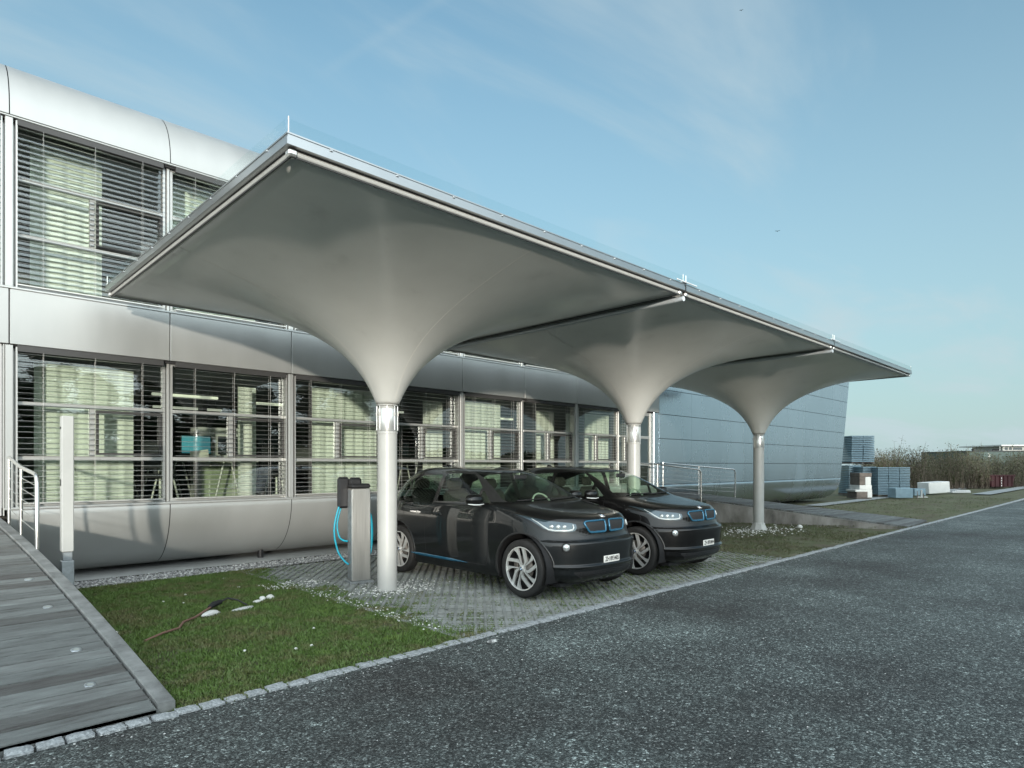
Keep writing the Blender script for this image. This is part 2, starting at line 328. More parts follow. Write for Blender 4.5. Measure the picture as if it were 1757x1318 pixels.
def blades(name, n, regions, hmin, hmax, m, label, wd=.006, mask=None):
    """grass: one two-sided bent sliver per blade"""
    P = []
    for (x0, x1, y0, y1, wgt) in regions:
        k = int(n*wgt); q = np.column_stack([RNG.uniform(x0,x1,k), RNG.uniform(y0,y1,k)])
        if mask is not None: q = q[mask(q)]
        P.append(q)
    P = np.vstack(P); k = len(P)
    a = RNG.uniform(0, 2*np.pi, k); hgt = RNG.uniform(hmin, hmax, k); lean = RNG.normal(0, .55, (k,2))*hgt[:,None]
    dx = np.column_stack([np.cos(a), np.sin(a)])*wd*RNG.uniform(.6,1.4,(k,1)); z0 = -.014
    V = np.zeros((k,3,3)); V[:,0,:2] = P-dx; V[:,1,:2] = P+dx; V[:,2,:2] = P+lean; V[:,0,2] = V[:,1,2] = z0; V[:,2,2] = z0+hgt
    me = bpy.data.meshes.new(name); me.vertices.add(3*k); me.vertices.foreach_set('co', V.ravel())
    me.loops.add(3*k); me.loops.foreach_set('vertex_index', np.arange(3*k, dtype=np.int32)); me.polygons.add(k)
    me.polygons.foreach_set('loop_start', np.arange(0,3*k,3,dtype=np.int32)); me.update(calc_edges=True); me.materials.append(m)
    o = bpy.data.objects.new(name, me); COL.objects.link(o); return tag(o, label, 'grass', kind='stuff')
def vnoise(q, sc, seed):
    r = np.random.default_rng(seed); g = r.random((64,64)); p = q*sc; i = np.floor(p).astype(int); f = p-i; f = f*f*(3-2*f)
    def G(a, b): return g[(i[:,0]+a) % 64, (i[:,1]+b) % 64]
    return (G(0,0)*(1-f[:,0])+G(1,0)*f[:,0])*(1-f[:,1])+(G(0,1)*(1-f[:,0])+G(1,1)*f[:,0])*f[:,1]
blades('grass', 135000, [(1.05,4.35,4.47,9.98,1.1)], .008, .036, M['blade'], 'short green mossy grass of the lawn beside the boardwalk',
       mask=lambda q: ((vnoise(q,1.7,3)*.6+vnoise(q,6,4)*.4+RNG.uniform(-.15,.15,len(q))) > .17+np.clip(q[:,0]-3.72,0,9)*1.1) & (q[:,0] > 1.33-.065*(q[:,1]-4.49)))
blades('grass', 52000, [(11.0,19.5,4.6,10.2,.75),(19.5,40,4.9,9.6,.25)], .012, .05, M['blade_dry'], 'patchy dry grass around the farthest canopy column and ramp', wd=.008,
       mask=lambda q: (vnoise(q,1.1,5)*.6+vnoise(q,4,6)*.4+RNG.uniform(-.12,.12,len(q))) > .44)
def in_hole(q):
    u, v = paver_uv(q); return (np.abs((u % PIT)-PIT/2) < PIT/2-.018) & (np.abs((v % PIV)-PIV/2) < PIV/2-.010)
PIT = .108; PIV = .088; PA = R(49.0)
def paver_uv(q):
    x = q[:,0]-3.86; y = q[:,1]-4.6
    return (-x*math.sin(PA)+y*math.cos(PA)+20*PIT, x*math.cos(PA)+y*math.sin(PA)+20*PIV)
blades('grass', 110000, [(3.9,11.2,4.65,9.9,1.)], .006, .022, M['blade'], 'sparse grass growing in the paver holes under the canopies',
       mask=lambda q: in_hole(q) & ((vnoise(q,1.4,9)*.7+vnoise(q,5,8)*.3+RNG.uniform(-.2,.2,len(q))) > .43) & ~((q[:,0]>4.0)&(q[:,1]>7.3)&(RNG.uniform(0,1,len(q))<.75)))
def pavers():
    b = MB(); X0, X1, Y0, Y1 = 3.88, 11.25, 4.58, 9.93
    def clip(p, dx, dy):
        t0, t1 = -1e9, 1e9
        for o, dd, lo, hi in ((p[0],dx,X0,X1),(p[1],dy,Y0,Y1)):
            if abs(dd) < 1e-9: continue
            a, c = sorted(((lo-o)/dd, (hi-o)/dd)); t0 = max(t0,a); t1 = min(t1,c)
        return (t0, t1) if t1-t0 > .05 else None
    e1 = (math.cos(PA), math.sin(PA)); e2 = (-math.sin(PA), math.cos(PA))
    for (ax, nx, hw, zt, st) in ((e1, e2, .0165, .0, PIT), (e2, e1, .0075, -.004, PIV)):
        for k in range(-110, 150):
            off = (k-20)*st
            # along ax, offset in nx
            o = (3.86+nx[0]*off, 4.6+nx[1]*off); t = clip(o, *ax)
            if not t: continue
            n = max(1, int((t[1]-t[0])/.43)); zs = [zt-random.uniform(0,.010) for _ in range(n)]
            for i in range(n):
                a = t[0]+(t[1]-t[0])*i/n+.002; c = t[0]+(t[1]-t[0])*(i+1)/n-.002; h = hw*random.uniform(.85,1.1); s_ = random.uniform(-.003,.003)
                cc = .005; z0, z1 = -.06, zs[i]
                def P(u, v, z): return (o[0]+ax[0]*u+nx[0]*(v+s_), o[1]+ax[1]*u+nx[1]*(v+s_), z)
                vs = [P(a,-h,z0),P(c,-h,z0),P(a,-h,z1-cc),P(c,-h,z1-cc),P(a,-h+cc,z1),P(c,-h+cc,z1),P(a,h-cc,z1),P(c,h-cc,z1),P(a,h,z1-cc),P(c,h,z1-cc),P(a,h,z0),P(c,h,z0)]
                b.add(vs, [(2*j,2*j+1,2*j+3,2*j+2) for j in range(5)])
    tag(b.build('pavement', M['paver']), 'grid of grey concrete grass pavers laid diagonally under the canopies', 'pavement', kind='structure')
    e = MB(); e.cbox(3.81,3.875,4.58,9.9,-.05,-.004,.006); tag(e.build('paving_edge', M['paver']), 'grey concrete edging between lawn and grass pavers', 'edging', kind='structure')
pavers()

def stones(name, pts, smin, smax, m, label, z=0):
    b = MB()
    for (x, y) in pts:
        s = random.uniform(smin, smax); a = random.uniform(0,6.28); sx, sy, sz = s*random.uniform(.7,1.3), s*random.uniform(.6,1.1), s*random.uniform(.4,.8)
        ca, sa = math.cos(a), math.sin(a); vs = []
        for p in ((1,0,0),(.3,.9,.1),(-.8,.5,0),(-.7,-.6,0),(.3,-.9,-.1),(.1,.1,1),(-.1,0,-.6)):
            px, py = p[0]*sx*random.uniform(.85,1.1), p[1]*sy; vs.append((x+px*ca-py*sa, y+px*sa+py*ca, z+p[2]*sz+sz*.3))
        b.add(vs, [(i,(i+1) % 5,5) for i in range(5)]+[((i+1) % 5,i,6) for i in range(5)])
    return tag(b.build(name, m), label, 'gravel', kind='stuff')
stones('gravel', [(random.uniform(1.15,9.2), random.uniform(9.94,10.55)) for _ in range(5200)], .008, .024, M['stone_mix'], 'grey and white gravel along the foot of the building')
stones('gravel', [(random.gauss(4.72,.30), random.gauss(7.05,.22)) for _ in range(420)]+[(3.86+random.gauss(0,.07), random.uniform(5.0,8.6)) for _ in range(150)]+[(random.uniform(3.5,4.4), random.gauss(8.25,.12)) for _ in range(160)],
       .006, .017, M['stone_white'], 'scattered pale pebbles around the foot of the nearest column')
stones('gravel', [(random.uniform(.2,22), 4.40+random.gauss(0,.07)) for _ in range(900)]+[(random.uniform(.3,9), random.uniform(1.2,4.4)) for _ in range(500)], .004, .009, M['stone_mix'], 'loose stone chips along the granite edge of the road')
stones('gravel', [(15.4+random.gauss(0,.7), 7.0+random.gauss(0,.4)) for _ in range(320)], .01, .03, M['stone_white'], 'pale stones scattered around the foot of the farthest column')

# granite setts along the road, one object each
sett_meshes = []
for k in range(8):
    b = MB(); hx, hy = .0695*random.uniform(.92,1.04), .05*random.uniform(.9,1.1)
    P = []
    for i in range(6):
        row = []
        for j in range(5):
            u, v = -1+2*i/5, -1+2*j/4; e = max(abs(u),abs(v))
            row.append((u*hx*(1+random.uniform(-.05,.05))*(1-.03*v*v), v*hy*(1+random.uniform(-.07,.07))*(1-.03*u*u), (.030-.008*max(0,e-.8)/.2)+random.uniform(-.004,.004)))
        P.append(row)
    b.grid(P); ring = [P[i][0] for i in range(6)]+[P[5][j] for j in range(1,5)]+[P[i][4] for i in range(4,-1,-1)]+[P[0][j] for j in range(3,0,-1)]
    n = len(ring); b.add(ring+[(x*1.04,y*1.04,-.08) for x,y,z in ring], [(i,n+i,n+(i+1) % n,(i+1) % n) for i in range(n)])
    sett_meshes.append(b.mesh('granite_sett', M['granite']))
for k in range(298):
    o = bpy.data.objects.new('granite_sett', sett_meshes[k % 8]); COL.objects.link(o)
    o.location = (-.25+k*.150+random.uniform(-.008,.008), 4.505+random.uniform(-.012,.012)+.00025*(max(0,k-130)*.15)**2, -.018+random.uniform(-.004,.006)); o.rotation_euler = (random.uniform(-.05,.05), random.uniform(-.06,.06), random.uniform(-.09,.09)+(math.pi if random.random()<.5 else 0))
    tag(o, 'rough grey granite sett in the single row edging the road', 'kerb stone', 'granite setts edging the road')

# ------------------------------------------------------------------ boardwalk ramps
def zr(Y): t = Y-4.49; return .02+.22*t-.0105*t*t
def edgeX(Y): return 1.355-.065*(Y-4.49)
def boardwalk():
    b = MB(); y = 4.568; k = 0; b.add([(-3.2,4.568,-.08),(edgeX(4.568)-.125,4.568,-.08),(edgeX(4.568)-.125,4.568,zr(4.568)-.01),(-3.2,4.568,zr(4.568)-.01)], [(0,1,2,3)])
    while y < 10.32:
        wd = .142; y1 = y+wd-.012; hgt = random.uniform(-.002,.003)
        x1 = -3.2
        # ribbed top: alternate 12 grooves
        n = 10; prof = []
        for i in range(n+1):
            yy = y+(y1-y)*i/n; prof.append((yy, zr(yy)+hgt-(.006 if i % 2 else 0)))
        for (xa, xb) in ((-3.2, -1.1+.9*(k % 2)), (-1.097+.9*(k % 2), None)):
            rows = []
            for yy, zz in prof:
                xe = edgeX(yy)-.125 if xb is None else xb; rows.append([(xa, yy, zz), (xe, yy, zz)])
            b.grid(rows, smooth=False, flip=True)
        for yy, zz in (prof[0], prof[-1]):
            xe = edgeX(yy)-.115; q = [(-3.2,yy,zz-.03),(xe,yy,zz-.03),(xe,yy,zz),(-3.2,yy,zz)]; b.add(q, [(0,1,2,3)])
        b.add([(-3.2,y,zr(y)-.03),(edgeX(y)-.12,y,zr(y)-.03),(edgeX(y1)-.12,y1,zr(y1)-.03),(-3.2,y1,zr(y1)-.03)], [(0,1,2,3)])
        y += wd; k += 1
    tag(b.build('path', M['wood']), 'weathered grey ribbed boardwalk rising from the road to the building', 'boardwalk', kind='structure')
    # dark substructure and the edge board
    e = MB(); ys = np.linspace(4.6, 10.3, 13)
    for i in range(12):
        ya, yb = ys[i], ys[i+1]-.004
        for (o0, o1, dz, depth) in ((-.105, .0, .012, .5),):
            vs = []
            for yy in (ya, yb):
                z = zr(yy)+dz; zb = min(-.05, z-depth)
                vs += [(edgeX(yy)+o0,yy,zb),(edgeX(yy)+o0,yy,z-.006),(edgeX(yy)+o0+.006,yy,z),(edgeX(yy)+o1-.006,yy,z),(edgeX(yy)+o1,yy,z-.006),(edgeX(yy)+o1,yy,zb)]
            e.add(vs, [(j,j+1,7+j,6+j) for j in range(5)]+[(0,1,2,3,4,5),(11,10,9,8,7,6)])
    tag(e.build('edge_kerb', M['grey_board']), 'grey kerb boards along the right side of the near boardwalk', 'kerb', kind='structure')
    # round lights set in the deck
    for (x, y_, lab) in ((.95,5.05,'round flush deck light nearest the road'),(.97,5.62,'round flush deck light second from the road'),(.93,6.55,'round flush deck light third from the road beside a pale board joint'),(.90,7.35,'small round deck light farthest up the boardwalk')):
        t = thing('deck_light', lab, 'deck light', (x,y_,zr(y_)), 0, 'deck lights in the boardwalk')
        sl_ = math.atan(.22-.021*(y_-4.49)); MR = Matrix.Rotation(sl_, 4, 'X')
        ring = MB(); ring.lathe([(.019,.002),(.024,.0035),(.033,.003),(.037,-.004)], n=28); ring.v = [tuple(MR@Vector(v)) for v in ring.v]
        ring.build('rim', M['galv'], t, org=(0,0,0))
        g = MB(); g.lathe([(.001,.0025),(.0195,.0022)], n=24); g.v = [tuple(MR@Vector(v)) for v in g.v]; g.build('lens', M['lens'], t, org=(0,0,0))
M['lens'] = mat('frosted_lens', (.34,.36,.34), .35)
boardwalk()
def rail(name, label, path, post_idx, base_z, r=.021, cables=5, post_extra=None, group=None):
    """path: top rail points; posts at given points down to base_z(x,y)"""
    p0 = Vector(path[0]); t = thing(name, label, 'railing', (p0.x,p0.y,base_z(p0.x,p0.y)), 0, group)
    b = MB(); P = [Vector(p) for p in path]; last = P[-1]
    end = Vector((last.x,last.y,base_z(last.x,last.y)))
    dirn = (P[-2]-last).normalized(); arc = [last+dirn*.09, last+dirn*.05+Vector((0,0,-.012)), last+dirn*.02+Vector((0,0,-.04)), last+Vector((0,0,-.09))]
    b.tube(P[:-1]+arc+[end], r, 12); b.build('handrail', M['polished_rail'], t)
    for q in post_idx:
        pb = MB(); q = Vector(q); z = base_z(q.x,q.y); pb.tube([(q.x,q.y,z-.02),(q.x,q.y,q.z)], r*.9, 10); pb.build('post', M['polished_rail'], t)
    for k in range(1, cables+1):
        c = MB(); f = k/(cables+1); c.tube([Vector((p.x,p.y,p.z+(base_z(p.x,p.y)+.06-p.z)*f)) for p in P], .004, 6); c.build('cable', M['polished_rail'], t)
    return t
M['polished_rail'] = mat('satin_steel_tube', (.66,.66,.65), .24, 1.)
rail('handrail_fence', 'short steel cable railing on the near boardwalk at the building wall', [(1.02,9.92,1.72),(1.05,9.15,1.60),(1.10,8.40,1.52)], [(1.02,9.92,1.72),(1.05,9.15,1.60)], lambda x, y: zr(y))
def side_post():
    t = thing('entrance_post', 'tall square white post standing beside the near boardwalk', 'post', (1.356,8.345,0))
    b = MB(); b.cbox(1.30,1.412,8.29,8.40,.68,2.16,.008); b.build('shaft', M['white_coat'], t)
    b = MB(); b.cbox(1.312,1.40,8.30,8.39,.585,.679,.004); b.build('neck', M['galv'], t)
    b = MB(); b.cbox(1.297,1.415,8.287,8.403,-.05,.584,.006); b.build('socket', M['galv'], t)
    b = MB(); b.box(1.295,1.2995,8.33,8.36,1.40,1.47); b.lathe([(.001,0),(.014,0),(.014,.006)], (1.293,8.345,2.03), 12, axis='x'); b.build('card_reader', M['black_plastic'], t)
side_post()
# second ramp, far right
RA = [Vector((16.9,9.2)), Vector((19.15,4.62))]; RB = [Vector((19.4,10.2)), Vector((21.7,4.75))]
def ramp2():
    def zt(f): return .62*(1-f)+.015
    n = 34; b = MB()
    for i in range(n):
        f0, f1 = i/n, (i+.93)/n
        q = []
        for f in (f0, f1):
            a = RA[0].lerp(RA[1], f); c = RB[0].lerp(RB[1], f); q += [(a.x,a.y,zt(f)),(c.x,c.y,zt(f))]
        b.add(q+[(x,y,z-.04) for x,y,z in q], [(0,1,3,2),(4,6,7,5),(0,4,5,1),(2,3,7,6),(0,2,6,4),(1,5,7,3)])
    A0 = RA[0]+Vector((-1.2,1.25)); B0 = RB[0]+Vector((-1.3,.2))
    for i in range(12):
        f0, f1 = i/12, (i+.93)/12; q = []
        for f in (f0, f1):
            a = A0.lerp(RA[0], f); c = B0.lerp(RB[0], f); z = .80-.165*f; q += [(a.x,a.y,z),(c.x,c.y,z)]
        b.add(q+[(x,y,z-.04) for x,y,z in q], [(0,1,3,2),(4,6,7,5),(0,4,5,1),(2,3,7,6),(0,2,6,4),(1,5,7,3)])
    tag(b.build('path', M['wood']), 'grey boardwalk ramp on the right running from the side door to the road', 'boardwalk', kind='structure')
    wl = MB(); Q = []
    for f in (0, .33, .66, .985):
        a = RA[0].lerp(RA[1], f); Q.append((a.x,a.y,zt(f)-.045))
    nrm = Vector((RA[1]-RA[0])).normalized(); nrm = Vector((nrm.y,-nrm.x))*-.14
    for i in range(3):
        (xa,ya,za), (xb,yb,zb) = Q[i], Q[i+1]
        vs = [(xa,ya,-.1),(xb,yb,-.1),(xb,yb,zb),(xa,ya,za)]; vs += [(x-nrm.x,y-nrm.y,z) for x,y,z in vs]
        wl.add(vs, [(0,1,2,3),(7,6,5,4),(3,2,6,7),(0,3,7,4),(1,5,6,2)])
    tag(wl.build('retaining_wall', M['concrete_old'], org=(RA[0].x,RA[0].y,0)), 'low stained concrete wall carrying the boardwalk ramp on the right', 'wall')
    rail('handrail_fence', 'steel cable railing on the far side of the right ramp', [(16.35,10.30,1.70),(17.9,10.0,1.60),(19.2,9.45,1.50)], [(16.35,10.30,1.70),(17.9,10.0,1.60)], lambda x, y: .78-.062*(x-16.35), r=.024, cables=6)
    rail('handrail_fence', 'steel cable railing on the near side of the right ramp, nearer the second column', [(14.6,10.2,1.70),(15.35,9.85,1.66),(16.6,9.2,1.50)], [(14.6,10.2,1.70),(15.35,9.85,1.66)], lambda x, y: .80-.10*(x-14.6), r=.024, cables=6)
ramp2()
# ------------------------------------------------------------------ office building
XK, PK, YW = 1.0716, 1.9046, 10.4
def kx(k): return XK+PK*k
def building():
    bd = thing('office_building', 'long two-storey office building clad in silver panels with rounded roof edge and rounded belly', 'building', (kx(-3),YW,0))
    XL, XR = kx(-4), 31.4
    zend = lambda z: XR+(z-.1)*.255
    SE = [kx(k) for k in range(-3, 9)]                                # joints in the cladding
    J = .006
    def segs(x0, x1, joints, J=.006):
        xs = [x0]+[j for j in joints if x0+.05 < j < x1-.05]+[x1]; return [(xs[i]+(J if i else 0), xs[i+1]-(J if i < len(xs)-2 else 0)) for i in range(len(xs)-1)]
    wallj = [kx(8)]+[kx(8)+1.86*i for i in range(1, 9)]
    # rounded roof edge
    b = MB(); back = MB()
    prof = [(10.40+.0,6.17),(10.385,6.172),(10.385,6.20)]+[(10.385+.9*(1-math.cos(t)),6.20+.92*math.sin(t)) for t in np.linspace(.05,math.pi/2,18)]
    bay2 = [kx(k) for k in range(-4, 8)]
    for (x0, x1) in segs(XL, kx(8), [kx(k) for k in range(-4,9)])+segs(kx(8), XR, wallj, .0022):
        rows = []
        for (y, z) in prof: rows.append([(x0,y,z),(zend(z) if x1 == XR else x1,y,z)])
        b.grid(rows, flip=True)
        for e in (0, 1): pass
    b.build('roof_edge', M['alu_panel'], bd, sharp=40)
    for (y, z) in [(10.40,6.15)]+[(p[0]+.012,p[1]-.012) for p in prof[2:]]: pass
    rows = [[(XL,p[0]+.02,p[1]-.012),(zend(p[1])-.02,p[0]+.02,p[1]-.012)] for p in prof[2:]]; back.grid(rows, flip=True)
    # middle band
    b = MB()
    for (x0, x1) in segs(XL, kx(8), [kx(k) for k in range(-4,9)]): b.cbox(x0,x1,YW-.0,YW+.05,3.20,3.915,.005)
    back.box(XL, kx(8), YW+.03, YW+.16, 3.215, 3.90)
    b.build('wall_band', M['alu_panel'], bd)
    # belly below the sill
    b = MB(); bp = [(YW+.004,1.045)]+[(YW-.004+.9*(1-math.cos(t)),1.03-.95*math.sin(t)) for t in np.linspace(.0,math.pi/2,22)]
    for (x0, x1) in segs(kx(0)-.02, kx(8), SE): b.grid([[(x0,y,z),(x1,y,z)] for y,z in bp])
    b.build('belly', M['alu_panel'], bd, sharp=40)
    back.grid([[(kx(0)-.02,y+.02,z+.012),(zend(z)-.05,y+.02,z+.012)] for y,z in bp])
    # closed wall on the right: panel rows, then the belly
    b = MB(); rowsz = [1.05,1.70,2.43,3.16,3.90,4.63,5.37,6.16]
    for i in range(7):
        z0, z1 = rowsz[i]+.008, rowsz[i+1]-.008
        for (x0, x1) in segs(kx(8), XR, wallj, .0022):
            last = x1 == XR
            A, B_, C, D = (x0,YW,z0),(zend(z0) if last else x1,YW,z0),(zend(z1) if last else x1,YW,z1),(x0,YW,z1)
            if last: b.add([A,B_,C,D]+[(x,y+.05,z) for x,y,z in (A,B_,C,D)], [(0,1,2,3),(1,5,6,2),(0,4,5,1),(3,2,6,7),(0,3,7,4)])
            else: b.box(x0,x1,YW,YW+.05,z0,z1)
    for (x0, x1) in segs(kx(8), XR, wallj, .0022):
        b.grid([[(x0,y,z-.004),(zend(z) if x1 == XR else x1,y,z-.004)] for y,z in bp])
    b.build('closed_wall', M['alu_wall'], bd, sharp=40)
    back.box(kx(8), XR-.2, YW+.035, YW+.15, 1.0, 6.2)
    # end wall (slanting), roof, back
    e = MB(); ring = [(y,z) for y,z in bp]+[(24,.1),(24,7.12)]+[(y,z) for y,z in reversed(prof)]
    e.add([(zend(z)-.004,y,z) for y,z in ring], [tuple(range(len(ring)))]); e.build('end_wall', M['alu_wall'], bd)
    e = MB(); e.box(XL, XR+1.5, 11.28, 24, 7.05, 7.115); e.box(XL, XR-.5, 23.8, 24, .1, 2.0); e.box(XL, XR-.5, 23.8, 24, 3.0, 7.05); e.box(XL, 8, 23.8, 24, 2, 3); e.box(10.5, XR-.5, 23.8, 24, 2, 3); e.build('roof_slab', M['concrete'], bd)
    # eave soffit, dark reveal above the windows
    back.box(XL, kx(8), YW+.05, YW+.20, 6.12, 6.185); back.box(XL, kx(8), YW+.06, YW+.20, 3.165, 3.212)
    back.build('joint_backing', M['alu_dark_gap'], bd)
    # sills
    s = MB(); s.cbox(kx(0)-.05, kx(7.37), YW-.022, YW+.26, 1.045, 1.075, .006); s.cbox(XL, kx(8), YW-.012, YW+.26, 3.915, 3.945, .006); s.cbox(XL, kx(8)-.01, YW+.0, YW+.05, 6.147, 6.168, .004)
    s.build('sill', M['alu_frame'], bd)
    # legs under the belly
    for k in (1.85, 5.9, 10.2, 13.2):
        l = MB(); l.tube([(kx(k),11.0,.0),(kx(k),11.0,.30)], .05, 12); l.build('leg', M['black_plastic'], bd)
    # window units
    def unit(x0, x1, z0, z1, t1, t2, seed, vent, tilt, slots=True, wide0=True):
        f = MB(); ya, yb = YW+.12, YW+.19; rnd = random.Random(seed); hw = .026
        f.cbox(x0+.03,x1-.03,ya,yb,z0,z0+.05,.004); f.cbox(x0+.03,x1-.03,ya,yb,z1-.05,z1,.004)
        f.cbox(x0+.03,x0+.07,ya,yb,z0+.05,z1-.05,.004); f.cbox(x1-.07,x1-.03,ya,yb,z0+.05,z1-.05,.004)
        for t in (t1, t2): f.cbox(x0+.07,x1-.07,ya-.006,yb-.006,t-hw,t+hw,.004)
        xm = x0+(x1-x0)*.49
        f.cbox(xm-.03,xm+.03,ya-.006,yb-.006,t2+hw,t1-hw,.004)
        if vent:
            for (a,b_,c,d_) in ((xm+.045,x1-.08,t2+.04,t2+.075),(xm+.045,x1-.08,t1-.075,t1-.04),(xm+.045,xm+.08,t2+.075,t1-.075),(x1-.115,x1-.08,t2+.075,t1-.075)): f.cbox(a,b_,ya-.012,yb-.02,c,d_,.004,1)
        fo = f.build('window', [M['alu_frame'], M['dark_frame']], bd)
        g = MB(); g.box(x0+.06,x1-.06,ya+.045,ya+.053,z0+.04,z1-.04); g.build('pane', M['pane'], fo)
        # external venetian blind
        bl = MB(); y0 = YW+.045; pitch = .0735; z = z1-.10; W2 = .036; a = tilt
        xa, xb = x0+.085, x1-.085
        while z > z0+.05:
            zz = z+rnd.uniform(-.002,.002); dz = rnd.uniform(-.003,.003); P = []
            for u in (-1,-.4,.4,1): P.append((y0+u*W2*math.cos(a), zz+u*W2*math.sin(a)+.005*(1-u*u)))
            bl.grid([[(xa,y,h_),(xb,y,h_+dz)] for y,h_ in P]); z -= pitch
        for q in (.16,.5,.84):
            for yy in (y0-W2, y0+W2): bl.tube([(xa+(xb-xa)*q,yy,z1-.07),(xa+(xb-xa)*q,yy,z0+.03)], .0016, 4, caps=False)
        bl.cbox(xa,xb,y0-.025,y0+.025,z0+.035,z0+.055,.004); bl.box(xa,xb,y0-.034,y0+.04,z1-.075,z1+.006,1)
        bl.build('blind', [M['slat'], M['blind_box']], fo)
    for k in range(0, 8):
        x1 = kx(k+1) if k < 7 else kx(7.36)
        unit(kx(k), x1, 1.075, 3.19, 2.445, 1.725, k, True, R(4))
    for k in range(-3, 8): unit(kx(k), kx(k+1), 3.945, 6.145, 5.40, 4.66, 20+k, True, R(14))
    # posts in front of the frames: wide at every bay, slim between
    for k in range(-3, 9):
        wdt = .042 if k % 2 == 0 else .020
        if 0 <= k < 8:
            p = MB(); p.cbox(kx(k)-wdt, kx(k)+wdt, YW+.012 if k % 2 == 0 else YW+.095, YW+.19, 1.075, 3.19, .006)
            if k % 2 == 0:
                for sx in (-1, 1): p.box(kx(k)+sx*.078-.010, kx(k)+sx*.078+.010, YW+.025, YW+.10, 1.075, 3.17)
            p.build('post', M['alu_frame'], bd)
        p = MB(); p.cbox(kx(k)-wdt, kx(k)+wdt, YW+.012 if k % 2 == 0 else YW+.095, YW+.19, 3.945, 6.145, .006)
        if k % 2 == 0:
            for sx in (-1, 1): p.box(kx(k)+sx*.078-.010, kx(k)+sx*.078+.010, YW+.025, YW+.10, 3.945, 6.13)
        p.build('post', M['alu_frame'], bd)
    # side door between the windows and the closed wall
    d = MB(); x0, x1 = kx(7.40), kx(7.86)
    for (a,b_,c,e_) in ((x0,x0+.08,.80,3.17),(x1-.08,x1,.80,3.17),(x0+.08,x1-.08,3.07,3.17),(x0+.08,x1-.08,2.40,2.48),(x0+.08,x1-.08,1.62,1.70),(x0+.08,x1-.08,.80,.95)): d.cbox(a,b_,YW+.10,YW+.17,c,e_,.005)
    do = d.build('door', M['alu_frame'], bd); g = MB(); g.box(x0+.06,x1-.06,YW+.13,YW+.138,.9,3.1); g.build('pane', M['pane'], do)
    h = MB(); h.tube([(x0+.12,YW+.10,1.75),(x0+.12,YW+.05,1.75),(x0+.12,YW+.05,2.1),(x0+.12,YW+.10,2.1)], .012, 8); h.build('handle', M['polished_rail'], do)
    j = MB(); j.cbox(x1+.003, kx(8)-.008, YW+.02, YW+.16, .78, 3.19, .005); j.cbox(kx(7.37), x0-.004, YW+.02, YW+.16, .78, 3.19, .005); j.build('wall_panel', M['alu_wall'], bd)
    # entrance panel left of the windows
    j = MB(); j.cbox(kx(-.62), kx(0)-.075, YW+.02, YW+.10, .97, 3.19, .005); j.cbox(kx(-4), kx(-.63), YW+.02, YW+.10, .97, 3.19, .005); j.cbox(kx(0)-.062, kx(0)-.048, YW+.01, YW+.10, .97, 3.19, .003); j.build('entrance_panel', M['white_coat'], bd)
    # floors, ceilings, inner walls
    i = MB(); i.box(XL, kx(8)+.05, YW+.27, 23.8, .86, .99); i.build('floor_slab', M['floor_dark'], bd)
    i = MB(); i.box(XL, kx(8)+.05, YW+.20, 23.8, 3.23, 3.90); i.box(XL, kx(8)+.05, YW+.30, 23.8, 6.30, 6.42); i.build('ceiling', M['ceiling_dark'], bd)
    i = MB(); i.box(kx(8)+.05, kx(8)+.2, YW+.2, 23.8, .9, 7.0); i.box(XL, XL+.1, YW+.2, 23.8, .9, 7.0)
    i.box(kx(1.95), kx(1.95)+.10, 14.5, 23.8, .99, 3.23); i.box(kx(4.4), kx(4.4)+.10, 15.5, 23.8, .99, 3.23); i.box(XL, kx(.9), 17.0, 17.1, .99, 3.23); i.box(XL, kx(8), 16.0, 16.1, 3.9, 6.3)
    i.build('partition', M['partition'], bd)
M['blind_box'] = mat('blind_head_box', (.05,.05,.05), .5); M['dark_frame'] = mat('dark_vent_frame', (.06,.06,.06), .4)
M['floor_dark'] = mat('dark_carpet', (.07,.065,.06), .9, var=.3, vscale=8)
M['ceiling_dark'] = mat('grey_ceiling', (.20,.20,.19), .9, var=.1, vscale=2)
M['partition'] = mat('grey_partition', (.16,.16,.15), .8, var=.15, vscale=1)
building()

